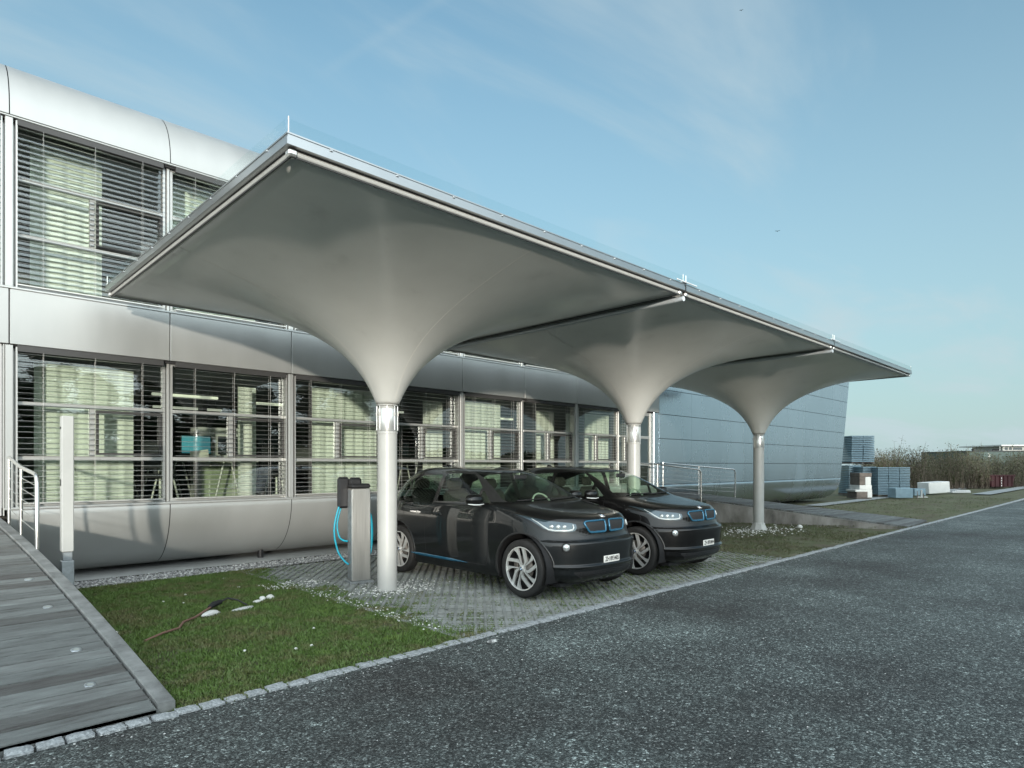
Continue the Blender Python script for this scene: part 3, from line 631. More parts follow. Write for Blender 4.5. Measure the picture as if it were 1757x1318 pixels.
def curtain(x0, x1, z0, z1, y, label, m='curtain'):
    b = MB(); n = max(8, int((x1-x0)/.022)); ph = random.uniform(0,6); P = []
    xs = [x0+(x1-x0)*i/n for i in range(n+1)]
    def off(x, f): return (.009+.006*f)*math.sin(x*29+ph+.6*math.sin(x*7))+.004*math.sin(x*61+ph*2)
    for f in np.linspace(0, 1, 7): P.append([(x, y+off(x,f), z1+(z0-z1)*f) for x in xs])
    b.grid(P); o = b.build('curtain', M[m], org=((x0+x1)/2, y, z0)); return tag(o, label, 'curtain', 'curtains behind the windows')
def interior():
    L, U = 1.0, 3.95
    curtain(1.40,2.63,L,3.06,10.98,'pale green ground-floor curtain behind the tall square post')
    curtain(4.22,4.42,L,2.95,10.92,'narrow cream ground-floor curtain beside the second wide window post','curtain_white')
    curtain(4.30,4.62,L,3.0,11.25,'narrow pale green curtain beside the second wide window post')
    curtain(5.55,6.95,L,3.10,10.98,'pale green ground-floor curtain behind the nearest canopy column')
    curtain(8.1,8.62,L,3.0,11.0,'narrow cream ground-floor curtain just right of the nearest column','curtain_white')
    curtain(9.0,10.35,L,3.08,10.98,'pale green ground-floor curtain above the near car roof')
    curtain(11.6,12.3,L,3.0,11.0,'cream ground-floor curtain above the roof of the black car','curtain_white')
    curtain(12.75,13.3,L,3.0,11.0,'narrow pale curtain left of the second canopy column','curtain_white')
    curtain(13.5,14.6,L,3.05,10.98,'pale green ground-floor curtain beside the side door')
    curtain(1.36,2.22,U,6.1,11.0,'pale green upper-floor curtain at the left edge')
    curtain(3.12,4.5,U,6.1,11.0,'pale green upper-floor curtain disappearing behind the canopy')
    curtain(5.6,6.6,U,6.1,11.0,'upper-floor curtain hidden mostly by the nearest canopy')
    def desk(x, y, wd, lab, rz=0):
        t = thing('trestle_desk', lab, 'desk', (x,y,.99), rz, 'desks in the ground-floor office')
        b = MB(); b.cbox(-wd/2,wd/2,-.38,.38,.70,.74,.006); b.build('desktop', M['desk_top'], t, org=(0,0,0))
        for sx in (-1, 1):
            q = MB()
            for sy in (-1, 1):
                for s2 in (-1, 1): q.tube([(sx*(wd/2-.45)+s2*.22,sy*.30,0),(sx*(wd/2-.45)+s2*.06,sy*.30,.70)], .018, 6)
            q.tube([(sx*(wd/2-.45)-.06,-.3,.69),(sx*(wd/2-.45)-.06,.3,.69)], .018, 6); q.tube([(sx*(wd/2-.45)+.06,-.3,.69),(sx*(wd/2-.45)+.06,.3,.69)], .018, 6)
            q.build('trestle', M['trestle'], t, org=(0,0,0))
    desk(3.7,11.75,1.9,'white trestle desk behind the left ground-floor window')
    desk(3.4,13.2,1.8,'second white trestle desk deeper in the office at left')
    desk(8.0,11.9,1.8,'white trestle desk behind the windows right of the nearest column')
    desk(5.25,13.0,1.6,'white trestle desk deep in the office left of the nearest column')
    def screen(x, y, lab, rz=0, m='screen'):
        t = thing('computer_screen', lab, 'screen', (x,y,1.73), rz, 'computer screens on the desks')
        b = MB(); b.cbox(-.27,.27,-.015,.015,.10,.44,.006); b.build('panel', M['black_plastic'], t, org=(0,0,0))
        b = MB(); b.box(-.255,.255,-.0175,-.0155,.115,.425); b.build('display', M[m], t, org=(0,0,0))
        b = MB(); b.cbox(-.02,.02,.0,.02,0,.12,.003); b.cbox(-.11,.11,-.07,.07,0,.012,.003); b.build('stand', M['black_plastic'], t, org=(0,0,0))
    screen(3.95,12.3,'bright cyan computer screen on the left trestle desk',.1,'screen_lit'); screen(4.62,12.3,'smaller dark computer screen beside the cyan one',-.2); screen(3.1,13.2,'dark computer screen on the deeper desk at left',.3); screen(8.2,12.0,'computer screen behind the windows right of the nearest column',.2)
    screen(5.3,13.0,'computer screen deep in the office left of the nearest column',-.1)
    def chair(x, y, rz, lab):
        t = thing('office_chair', lab, 'chair', (x,y,.99), rz, 'office chairs')
        b = MB(); b.cbox(-.23,.23,-.22,.22,.43,.50,.02); b.build('seat', M['black_cloth'], t, org=(0,0,0))
        b = MB(); b.cbox(-.21,.21,.20,.25,.58,1.02,.02); b.box(-.03,.03,.21,.235,.48,.6); b.build('backrest', M['black_cloth'], t, org=(0,0,0))
        b = MB(); b.tube([(0,0,.07),(0,0,.43)], .025, 8)
        for k in range(5): a = k*1.257; b.tube([(0,0,.09),(.27*math.cos(a),.27*math.sin(a),.05)], .015, 6)
        b.build('base', M['trestle'], t, org=(0,0,0))
    chair(3.1,11.35,2.6,'dark office chair at the left trestle desk'); chair(5.15,11.6,.5,'dark office chair left of the nearest column'); chair(8.7,11.5,2.2,'dark office chair behind the windows right of the nearest column'); chair(2.85,12.6,.3,'dark office chair between the two left desks')
    def cabinet(x, y, wd, hgt, lab, m):
        t = thing('cabinet', lab, 'cabinet', (x,y,.99), 0, 'office cabinets')
        b = MB(); b.cbox(-wd/2,wd/2,-.22,.22,0,hgt,.008); b.build('carcass', M[m], t, org=(0,0,0))
        n = 3
        for k in range(n): b = MB(); b.cbox(-wd/2+.01,wd/2-.01,-.236,-.221,hgt*k/n+.01,hgt*(k+1)/n-.005,.003); b.box(-.06,.06,-.245,-.237,hgt*(k+.75)/n,hgt*(k+.78)/n); b.build('drawer', M[m], t, org=(0,0,0))
    cabinet(4.55,12.7,1.0,1.35,'pale grey cabinet at the right end of the left office','desk_top'); cabinet(2.95,13.9,.7,1.5,'tall grey cabinet at the back of the left office','partition_light'); cabinet(7.55,12.9,1.0,1.2,'grey cabinet behind the windows right of the nearest column','partition_light'); cabinet(1.25,13.6,1.0,1.1,'low grey cabinet behind the leftmost window','partition_light')
    cabinet(11.0,12.8,1.4,1.6,'grey cabinet behind the windows above the near car','partition_light'); cabinet(4.25,12.1,.7,.62,'low pale green cabinet beneath the left window desk','green_panel')
    def lamp(x, y, lab, ln=1.1, z=2.84):
        t = thing('ceiling_lamp', lab, 'lamp', (x,y,3.23), 0, 'tube lamps under the office ceiling')
        b = MB(); b.cbox(-ln/2,ln/2,-.035,.035,z-3.23,z-3.23+.05,.01); b.build('tube', M['lamp_tube'], t, org=(0,0,0))
        for sx in (-1, 1): b = MB(); b.tube([(sx*ln*.4,0,z-3.18),(sx*ln*.4,0,0)], .004, 4); b.build('wire', M['black_plastic'], t, org=(0,0,0))
    lamp(3.75,12.2,'tube lamp hanging over the left trestle desk'); lamp(5.4,12.6,'tube lamp hanging left of the nearest column'); lamp(8.0,12.4,'tube lamp hanging right of the nearest column'); lamp(11.4,12.2,'tube lamp hanging above the near car'); lamp(4.6,14.8,'tube lamp farther back in the left office',1.4)
    b = MB(); b.add([(0,0,0),(.30,0,.04),(.33,.12,.17),(.03,.12,.13)], [(0,1,2,3)]); b.add([(.0,.0,.0),(.3,.0,.04),(.3,.1,0),(0,.1,0)], [(0,1,2,3)])
    tag(b.build('folder', M['paper'], org=(0,0,0)), 'white open folder standing on the left trestle desk', 'folder'); bpy.data.objects['folder'].location = (3.62,11.55,1.735)
M['desk_top'] = mat('white_laminate', (.62,.62,.58), .4, var=.05); M['trestle'] = mat('pale_trestle', (.62,.62,.55), .4, .2, var=.05); M['screen'] = mat('dark_screen', (.02,.025,.03), .15)
M['black_cloth'] = mat('black_cloth', (.03,.03,.032), .9, var=.2, vscale=40); M['partition_light'] = mat('grey_laminate', (.33,.34,.31), .5, var=.1); M['green_panel'] = mat('pale_green_laminate', (.33,.38,.25), .5, var=.05); M['paper'] = mat('paper', (.75,.73,.62), .8)
def emit(name, c, s):
    m = bpy.data.materials.new(name); m.use_nodes = True; b = m.node_tree.nodes["Principled BSDF"]; b.inputs['Base Color'].default_value = (*c,1); b.inputs['Emission Color'].default_value = (*c,1); b.inputs['Emission Strength'].default_value = s; return m
M['screen_lit'] = emit('lit_screen', (.08,.33,.40), .25); M['lamp_tube'] = emit('lamp_tube', (.8,.82,.66), .35)
interior()

# ------------------------------------------------------------------ canopies
SP = 5.4822; CX0, CY0, ZT = 2.0186, 4.371, 4.022
HALF = (SP-.03)/2
def membrane_grid(r0, zc, dx, hw, zr_, nth=112, nt=46, p=1.12):
    # solve: log r + sum a_n r^4n cos 4n(theta) constant on the square edge
    th = np.linspace(0, math.pi/4, 60); Rb = hw/np.cos(th); A = np.column_stack([(Rb/hw)**(4*n)/(1.42**(4*n))*np.cos(4*n*th) for n in range(1,6)]+[-np.ones(60)])
    sol = np.linalg.lstsq(A, -np.log(Rb/r0), rcond=None)[0]; a, U = sol[:5], sol[5]
    rows = []
    for i in range(nt+1):
        t = (i/nt); row = []
        for j in range(nth+1):
            ang = 2*math.pi*j/nth; am = abs(((ang+math.pi/4) % (math.pi/2))-math.pi/4); Re = hw/math.cos(am)
            r = r0*(Re/r0)**(t**.85)
            u = math.log(r/r0)+sum(a[n-1]*(r/hw)**(4*n)/(1.42**(4*n))*math.cos(4*n*ang) for n in range(1,6))
            f = max(0, min(1.02, u/U)) if i < nt else 1.0
            z = zc+(zr_-zc)*f**p
            c = 1-t**.6
            row.append((r*math.cos(ang)+dx*max(0,1-(r/hw)), r*math.sin(ang), z))
        rows.append(row)
    return rows
def canopy(i, label, dx, flange):
    x, y = CX0+HALF+SP*i+.0, CY0+HALF
    t = thing('umbrella_canopy', label, 'canopy', (x,y,0), 0, 'square funnel canopies in a row')
    o = (0,0,0)
    b = MB(); b.lathe([(.001,-.05),(.128,-.05),(.128,2.035),(.112,2.04),(.112,2.45)], (dx,0,0), 40); b.build('column', M['white_coat'], t, org=o, sharp=30)
    if flange:
        b = MB(); b.lathe([(.129,.19),(.150,.16),(.205,.03),(.215,.0),(.129,-.01)], (dx,0,0), 8, smooth=False)
        for k in range(8): a = (k+.5)*math.pi/4; b.cbox(dx+.14*math.cos(a)-.012,dx+.14*math.cos(a)+.012,.14*math.sin(a)-.012,.14*math.sin(a)+.012,.02,.17,.004)
        b.build('base_flange', M['white_coat'], t, org=o)
    b = MB(); b.lathe([(.131,2.05),(.133,2.055),(.133,2.36),(.131,2.365)], (dx,0,0), 40); b.lathe([(.136,2.40),(.138,2.405),(.138,2.47),(.134,2.475),(.120,2.475)], (dx,0,0), 40, 1)
    b.lathe([(.1345,2.035),(.1355,2.04),(.1355,2.06),(.1345,2.065)], (dx,0,0), 40, 1)
    for k in range(8):
        a = k*math.pi/4+.2; MR = Matrix.Translation((dx,0,0))@Matrix.Rotation(a,4,'Z')
        b.cbox(.128,.139,-.004,.004,2.08,2.40,.002,2,MR)
        b.cbox(.130,.146,-.012,.012,2.27,2.315,.003,1,MR)
    b.build('collar', [M['polished'], M['white_coat'], M['galv']], t, org=o, sharp=30)
    rows = membrane_grid(.140, 2.42, dx, HALF-.075, ZT-.125)
    b = MB(); b.grid(rows); mo = b.build('membrane', M['membrane'], t, org=o)
    sm = mo.modifiers.new('thickness', 'SOLIDIFY'); sm.thickness = .004; sm.offset = 1
    n = len(rows[0])-1
    for q in range(4):                                                 # welded seams on the underside at the middle of each side
        j = (q*n//4) % n; s = MB(); L = []; Wd = []
        pts = [Vector(r[j]) for r in rows[2:]]; side = Vector((-math.sin(q*math.pi/2), math.cos(q*math.pi/2), 0))
        for p_, pn in zip(pts, pts[1:]+[pts[-1]+(pts[-1]-pts[-2])]):
            tn = (pn-p_).normalized(); nn = tn.cross(side).normalized(); nn = nn if nn.z < 0 else -nn
            L.append([tuple(p_+nn*.0055-side*.007), tuple(p_+nn*.0075), tuple(p_+nn*.0055+side*.007)])
        s.grid(L); s.build('seam', M['seam'], t, org=o)
    # rim: aluminium profile, inner tube, clear upstand, corner brackets
    H = HALF
    def frame(b, h0, h1, z0, z1, mi=0):
        b.box(-h1,h1,-h1,-h0,z0,z1,mi); b.box(-h1,h1,h0,h1,z0,z1,mi); b.box(-h1,-h0,-h0,h0,z0,z1,mi); b.box(h0,h1,-h0,h0,z0,z1,mi)
    b = MB(); frame(b, H-.05, H, ZT-.088, ZT-.035); frame(b, H-.03, H-.008, ZT-.0345, ZT-.012); frame(b, H-.055, H-.002, ZT-.0115, ZT)
    for s_ in range(4):
        MR = Matrix.Rotation(s_*math.pi/2, 4, 'Z')
        for k in range(9): xx = -H+.35+k*(2*H-.7)/8; b.cbox(xx-.012,xx+.012,-H-.004,-H+.01,ZT-.030,ZT-.014,.003,1,MR)
    frame(b, H-.062, H-.052, ZT-.150, ZT-.013, 2)
    b.build('rim', [M['alu_rim'], M['galv'], M['dark_slot']], t, org=o)
    b = MB(); h = H-.070; pz = ZT-.118
    for s_ in range(4):
        MR = Matrix.Rotation(s_*math.pi/2, 4, 'Z'); b.tube([MR@Vector((-h,-h,pz)), MR@Vector((h,-h,pz))], .026, 10)
    b.build('edge_tube', M['white_coat'], t, org=o)
    b = MB()
    for s_ in range(4):
        MR = Matrix.Rotation(s_*math.pi/2, 4, 'Z'); vs = [MR@Vector(v) for v in ((-H+.03,-H+.012,ZT+.001),(H-.03,-H+.012,ZT+.001),(H-.02,-H-.012,ZT+.085),(-H+.02,-H-.012,ZT+.085),(-H+.03,-H+.018,ZT+.001),(H-.03,-H+.018,ZT+.001),(H-.02,-H-.006,ZT+.085),(-H+.02,-H-.006,ZT+.085))]
        b.add(vs, [(0,1,2,3),(5,4,7,6),(3,2,6,7),(0,3,7,4),(1,5,6,2)])
    b.build('upstand', M['acrylic'], t, org=o)
    for sx in (-1, 1):
        for sy in (-1, 1):
            b = MB(); b.cbox(sx*(H-.06)-.035,sx*(H-.06)+.035,sy*(H-.06)-.035,sy*(H-.06)+.035,ZT-.148,ZT-.10,.012); cb = b.build('corner_bracket', M['polished'], t, org=o); b = MB(); b.tube([(sx*(H-.02),sy*(H-.02),ZT-.02),(sx*(H-.02),sy*(H-.02),ZT+.12)], .006, 6); b.build('corner_rod', M['polished'], t, org=o)
    return t
M['seam'] = mat('membrane_seam', (.68,.67,.63), .4)
canopy(0, 'nearest large square funnel canopy on a white column, over the charging post', -.10, False)
canopy(1, 'middle square funnel canopy on a white column behind the two cars', .0, False)
canopy(2, 'farthest square funnel canopy on a white column with a flared foot', -.02, True)
for i, lab in ((1, 'silver tube beam closing the gap between the nearest and middle canopies'), (2, 'silver tube beam closing the gap between the middle and farthest canopies')):
    x = CX0+SP*i-.015; b = MB(); b.tube([(x,CY0+.03,ZT-.19),(x,CY0+2*HALF,ZT-.19)], .034, 14); b.cbox(x-.12 if 0 else x-.05,x+.05,CY0-.006,CY0+2*HALF,ZT+.012,ZT+.030,.004)
    b.cbox(x-.24,x+.26,CY0-.022,CY0-.006,ZT+.004,ZT+.022,.004)
    tag(b.build('gutter_beam', M['beam'], org=(x,CY0,ZT-.125)), lab, 'beam', 'beams between the canopies')
# ------------------------------------------------------------------ cars: body as stacked level outlines, cut into panels along smooth lines
def interp(keys):
    x = np.array([k[0] for k in keys], float); y = np.array([k[1] for k in keys], float); h = np.diff(x); dl = np.diff(y)/h; m = np.zeros(len(x))
    m[0], m[-1] = dl[0], dl[-1]
    for i in range(1, len(x)-1): m[i] = 0 if dl[i-1]*dl[i] <= 0 else 3*(h[i-1]+h[i])/((2*h[i]+h[i-1])/dl[i-1]+(h[i]+2*h[i-1])/dl[i])
    def f(v):
        v = min(max(v, x[0]), x[-1]); i = min(max(int(np.searchsorted(x, v))-1, 0), len(x)-2); t = (v-x[i])/h[i]
        return (2*t**3-3*t**2+1)*y[i]+(t**3-2*t**2+t)*h[i]*m[i]+(-2*t**3+3*t**2)*y[i+1]+(t**3-t**2)*h[i]*m[i+1]
    return f
XF = interp([(.19,1.80),(.24,1.90),(.30,1.955),(.37,1.970),(.392,1.999),(.402,2.002),(.414,1.990),(.428,1.976),(.55,1.990),(.655,2.000),(.680,1.996),(.693,1.978),(.706,1.952),(.722,1.936),(.75,1.927),(.79,1.922),(.86,1.918),(.92,1.898),(.955,1.865),(.98,1.815),(1.005,1.70),(1.03,1.55),(1.06,1.34),(1.085,1.17),(1.105,1.06),(1.13,1.00),(1.20,.86),(1.30,.655),(1.40,.435),(1.47,.25),(1.515,.09),(1.545,-.08),(1.565,-.27),(1.575,-.45),(1.578,-.60)])
XRr = interp([(.19,-1.80),(.26,-1.90),(.40,-1.975),(.60,-2.0),(.80,-1.975),(1.0,-1.91),(1.2,-1.80),(1.35,-1.67),(1.45,-1.52),(1.52,-1.34),(1.555,-1.15),(1.572,-.95),(1.578,-.75)])
WW = interp([(.19,.80),(.24,.845),(.32,.872),(.45,.884),(.65,.888),(.85,.884),(1.0,.865),(1.07,.846),(1.10,.828),(1.15,.806),(1.30,.735),(1.42,.672),(1.49,.625),(1.53,.575),(1.555,.50),(1.57,.37),(1.578,.02)])
XCF = interp([(.19,.85),(.9,.80),(1.0,.68),(1.08,.52),(1.15,.33),(1.3,.04),(1.45,-.22),(1.55,-.55),(1.578,-.65)])
XCR = interp([(.19,-1.0),(.9,-.95),(1.2,-.95),(1.45,-.85),(1.578,-.7)])
NF = interp([(.19,3.3),(.6,3.2),(.93,2.8),(1.0,2.95),(1.06,3.5),(1.12,4.2),(1.3,4.2),(1.47,3.7),(1.54,3.0),(1.578,2.2)])
def ring(z, n):
    xf, xr, w_, cf, cr, nf = XF(z), XRr(z), WW(z), XCF(z), XCR(z), NF(z)
    t = np.linspace(0, math.pi/2, 160); e = 2/nf
    fx = cf+(xf-cf)*np.cos(t)**e; fy = w_*np.sin(t)**e
    t2 = np.linspace(math.pi/2, 0, 110); e2 = 2/2.9
    rx = cr+(xr-cr)*np.cos(t2)**e2; ry = w_*np.sin(t2)**e2
    mx = np.linspace(cf, cr, 60)[1:-1]; X = np.concatenate([fx, mx, rx]); Y = np.concatenate([fy, np.full(len(mx), w_), ry])
    Y = Y*(1-.012*np.clip(np.abs(X)/1.3,0,1)**2)
    s = np.concatenate([[0], np.cumsum(np.hypot(np.diff(X), np.diff(Y)))]); q = np.linspace(0, 1, n)
    q = .5*q+.5*(q*q*(3-2*q)*.0+q)                                      # even spacing
    return np.interp(q*s[-1], s, X), np.interp(q*s[-1], s, Y), q*s[-1]
CARZ = np.unique(np.round(np.concatenate([np.linspace(.19,.36,10), np.linspace(.37,.45,13), np.linspace(.47,.66,10), np.linspace(.67,.73,11), np.linspace(.74,.80,5), np.linspace(.82,.95,8), np.linspace(.96,1.13,22), np.linspace(1.15,1.47,20), np.linspace(1.485,1.578,16)]), 4))
NU = 190
def car_body():
    V, S = [], []
    for z in CARZ:
        x, y, s = ring(z, NU); V.append(np.column_stack([x, y, np.full(NU, z)])); S.append(s)
    V = np.array(V); S = np.array(S)
    du = np.gradient(V, axis=1); dv = np.gradient(V, axis=0); n = np.cross(dv, du); n /= np.linalg.norm(n, axis=2, keepdims=True)+1e-9
    n = np.where((n*(V-np.array([0,0,.6]))).sum(2, keepdims=True) < 0, -n, n)
    n[:,0,1] = 0; n[:,-1,1] = 0; n /= np.linalg.norm(n, axis=2, keepdims=True)
    return V, n, S
class Skin:
    """polygons carrying position, normal and unrolled front distance; cut along the zero line of a field"""
    def __init__(s, verts, polys): s.v = verts; s.p = polys
    def split(s, fld):
        d = [fld(v) for v in s.v]; vin, vout = {}, {}; V = list(s.v); cache = {}; A, B = [], []
        def cut(a, b):
            k = (min(a,b), max(a,b))
            if k not in cache:
                t = d[a]/(d[a]-d[b]); V.append(s.v[a]*(1-t)+s.v[b]*t); cache[k] = len(V)-1
            return cache[k]
        for p in s.p:
            if all(d[i] < 0 for i in p): A.append(p); continue
            if all(d[i] >= 0 for i in p): B.append(p); continue
            pa, pb = [], []
            for i in range(len(p)):
                a, b = p[i], p[(i+1) % len(p)]
                (pa if d[a] < 0 else pb).append(a)
                if (d[a] < 0) != (d[b] < 0): c = cut(a, b); pa.append(c); pb.append(c)
            if len(pa) > 2: A.append(tuple(pa))
            if len(pb) > 2: B.append(tuple(pb))
        return Skin(V, A), Skin(V, B)
    def build(s, name, mats, parent, mirror=True, off=0., keep=None):
        used = sorted({i for p in s.p for i in p}); mp = {u: i for i, u in enumerate(used)}
        co = [s.v[u][:3]+s.v[u][3:6]*off for u in used]; no = [s.v[u][3:6] for u in used]; F = [tuple(mp[i] for i in p) for p in s.p]
        if mirror:
            n = len(co); co2 = [(c[0],-c[1],c[2]) for c in co]; no2 = [(c[0],-c[1],c[2]) for c in no]
            F = F+[tuple(n+i for i in reversed(f)) for f in F] if mirror is True else [tuple(reversed(f)) for f in F]
            co, no = (co+co2, no+no2) if mirror is True else (co2, no2)
        me = bpy.data.meshes.new(name); me.from_pydata([tuple(c) for c in co], [], F); me.materials.append(mats)
        me.polygons.foreach_set('use_smooth', [True]*len(F)); me.update()
        flip = 0
        for p in me.polygons:
            if Vector(no[p.vertices[0]]).dot(p.normal) < 0: flip += 1
        if flip > len(F)/2: me.flip_normals()
        me.normals_split_custom_set_from_vertices([tuple(Vector(c).normalized()) for c in no])
        o = bpy.data.objects.new(name, me); COL.objects.link(o); o.parent = parent; ORG[o.name] = (0,0,0); return o
def poly_sdf(P, rad=0.):
    P = np.array(P, float)
    def f(a, b):
        d = 1e9; inside = False; n = len(P)
        for i in range(n):
            p, q = P[i], P[(i+1) % n]; e = q-p; w_ = np.array([a,b])-p; t = min(max(w_.dot(e)/e.dot(e),0),1); d = min(d, np.hypot(*(w_-e*t)))
            if (p[1] > b) != (q[1] > b) and a < (q[0]-p[0])*(b-p[1])/(q[1]-p[1])+p[0]: inside = not inside
        return (-d if inside else d)-rad
    return f
def smin_lines(*ls):                                                   # convex region: max of half planes
    return lambda a, b: max(l(a, b) for l in ls)
def shrink(P, r):
    P = [Vector(p) for p in P]; c = sum(P, Vector((0,0)))/len(P); return [tuple(p+(c-p).normalized()*r) for p in P]
def front_x(y, z): x, yy, s = ring(z, 500); k = np.argmax(yy) ; return float(np.interp(abs(y), yy[:k+1], x[:k+1]))
def side_y(x, z): X, Y, s = ring(z, 900); o = np.argsort(X); return float(np.interp(x, X[o], Y[o]))
def s_pt(sv, z): X, Y, s = ring(z, 900); return Vector((float(np.interp(sv, s, X)), float(np.interp(sv, s, Y)), z))
def surf_n(p):                                                         # outward direction at a front point
    y, z = abs(p.y), p.z; e = .01; x0 = front_x(y, z); dy = (front_x(y+e, z)-front_x(max(0,y-e), z))/(e+min(e,y)); dz = (front_x(y, z+e)-front_x(y, z-e))/(2*e)
    return Vector((1, -dy*(1 if p.y >= 0 else -1), -dz)).normalized()

def car(root_label, paint, plate, group, loc, rz):
    t = thing('electric_car', root_label, 'car', loc, rz, group, local=True)
    V, Nn, S = car_body(); r_, c_ = V.shape[:2]
    vv = [np.concatenate([V[i,j], Nn[i,j], [S[i,j]]]) for i in range(r_) for j in range(c_)]
    pp = [(i*c_+j, i*c_+j+1, (i+1)*c_+j+1, (i+1)*c_+j) for i in range(r_-1) for j in range(c_-1)]
    body = Skin(vv, pp)
    AX, RW = (1.285, -1.285), .349
    for ax in AX: _, body = body.split(lambda v, ax=ax: max(math.hypot(v[0]-ax, v[2]-.352)-.415, .55-v[1]))
    # windscreen, rear window
    ws = poly_sdf([(-.1,1.128),(.70,1.128),(.715,1.16),(.535,1.475),(.50,1.507),(-.1,1.507)], .0)
    wsc, body = body.split(lambda v: max(ws(v[1], v[2]), .02-v[0]) if v[0] > -.2 else 1.)
    rw = poly_sdf([(-.1,1.10),(.60,1.10),(.58,1.16),(.47,1.46),(.40,1.50),(-.1,1.50)])
    rwn, body = body.split(lambda v: rw(v[1], v[2]) if v[0] < -1.2 and v[1] < .62 else 1.)
    # side glass
    gf = poly_sdf([(.415,1.118),(-.395,1.103),(-.395,1.462),(-.10,1.476),(.12,1.465),(.27,1.395),(.415,1.300)], .006)
    gq = poly_sdf([(.475,1.118),(.475,1.258),(.68,1.118)], .006)
    gr = poly_sdf([(-.49,1.462),(-.49,1.05),(-.80,1.005),(-1.18,1.01),(-1.47,1.19),(-1.36,1.31),(-.98,1.425)], .008)
    side = lambda v: v[1] > .5 and v[0] > -1.6
    g1, body = body.split(lambda v: gf(v[0], v[2]) if side(v) else 1.)
    g2, body = body.split(lambda v: gq(v[0], v[2]) if side(v) else 1.)
    g3, body = body.split(lambda v: gr(v[0], v[2]) if side(v) else 1.)
    # lamps and grille field in the unrolled front
    hl = poly_sdf([(.50,.895),(.56,.912),(.80,.935),(1.06,.985),(1.19,1.005),(1.02,.925),(.90,.845),(.80,.812),(.58,.808),(.52,.82),(.495,.85)], .0)
    hlp, body = body.split(lambda v: hl(v[6], v[2]) if v[0] > .8 else 1.)
    kd = poly_sdf([(.040,.915),(.070,.926),(.345,.921),(.385,.905),(.385,.890),(.330,.805),(.300,.793),(.070,.790),(.040,.800)], .0)
    kdn, body = body.split(lambda v: kd(v[6], v[2]) if v[0] > 1.5 else 1.)
    fg = lambda v: math.hypot((v[6]-.70)/1.0, (v[2]-.635)/1.)-.058 if v[0] > 1.2 else 1.
    fgp, body = body.split(fg)
    inn = poly_sdf([(0-.2,.345),(.56,.345),(.60,.335),(.48,.262),(-.2,.258)])
    itk, body = body.split(lambda v: inn(v[6], v[2]) if v[0] > 1.4 else 1.)
    # black bonnet, nose band, roof and pillars above this line
    line = interp([(-2.1,1.06),(-1.75,1.03),(-1.4,.985),(-.85,.965),(-.55,1.015),(-.42,1.075),(.3,1.085),(.80,1.088),(1.0,1.068),(1.3,1.03),(1.62,.985),(1.75,.955),(1.80,.94)])
    nose = interp([(0,.755),(.42,.755),(.50,.785),(.80,.79),(.95,.83),(1.10,.93),(1.22,1.0),(1.4,1.05)])
    top, body = body.split(lambda v: (line(v[0]) if v[0] < 1.15 else (min(line(v[0]), 1.1) if v[6] > 1.22 else nose(v[6])))-v[2])
    bonnet, greenh = top.split(lambda v: max(.0-(v[0]-.55), v[2]-1.128, (line(.8)-.01-v[2]) if v[0] < .8 else -1) if v[0] < 1.3 else -1.)
    roof, tail = greenh.split(lambda v: -(v[0]+1.25))
    bumper, body = body.split(lambda v: .0-(v[0]-(1.62 if v[2] > .45 else 1.62-.10*(.45-v[2]))) if v[6] < 1.3 else 1.)
    doors, rest = body.split(lambda v: max(v[0]-(.72-.16*max(0,(.6-v[2]))), -(v[0]+.62-.10*max(0,.75-v[2])), .325-v[2]))
    fend, rearq = rest.split(lambda v: -(v[0]-.3) if v[2] > .325 or v[0] > .6 else 1.)
    G, K = M['car_glass'], M['gloss_black']
    rearq.build('body', paint, t)
    fend.build('front_wing', paint, t, mirror=False); fend.build('front_wing', paint, t, mirror='only'); bumper.build('bumper', paint, t); bonnet.build('bonnet', K, t); roof.build('roof', M['roof_grey'] if paint is M['paint_grey'] else K, t); tail.build('tailgate', K, t)
    for sgn in (True, False):
        mr = False if sgn else 'only'
        dr = doors.build('door', paint, t, mirror=mr)
        h = MB(); sy = 1 if sgn else -1; hy = side_y(-.36,.93)
        h.cbox(-.45,-.24,sy*(hy+.004)-.012,sy*(hy+.004)+.014,.905,.945,.010); h.build('handle', paint, dr, org=(0,0,0))
        for gg, nm in ((g1,'side_window'),(g2,'quarter_window'),(g3,'rear_side_window')): gg.build(nm, G if nm != 'rear_side_window' else M['car_glass_dark'], t, mirror=mr)
        lp = hlp.build('headlight', M['lamp_inside'], t, mirror=mr)
        u = MB(); pts = []
        for (sv, z) in ((1.005,.955),(.955,.915),(.90,.870),(.84,.834),(.76,.823),(.62,.822),(.555,.832),(.538,.856),(.540,.893)):
            p = s_pt(sv, z); pts.append(Vector((p.x+.004, sy*(p.y+.002), p.z)))
        u.tube(pts, [.003,.006,.009,.011,.011,.011,.011,.010,.006], 8); u.build('light_ring', M['lamp_white'], lp, org=(0,0,0))
        e = MB()
        for (sv, z, rr) in ((.80,.868,.026),(.72,.868,.027),(.645,.866,.025)):
            p = s_pt(sv, z); nn = surf_n(p); q = Matrix.Translation(Vector((p.x,sy*p.y,p.z))+Vector((nn.x,sy*nn.y,nn.z))*.002)@Vector((nn.x,sy*nn.y,nn.z)).to_track_quat('Z','Y').to_matrix().to_4x4()
            o0 = len(e.v); e.lathe([(.001,.010),(rr*.6,.008),(rr,.002),(rr*1.08,-.004)], n=18); e.v[o0:] = [tuple(q@Vector(v)) for v in e.v[o0:]]
        e.build('projector', M['lamp_lens'], lp, org=(0,0,0))
        gl = kdn.build('grille', M['matte_black'], t, mirror=mr); fr = MB(); P = []
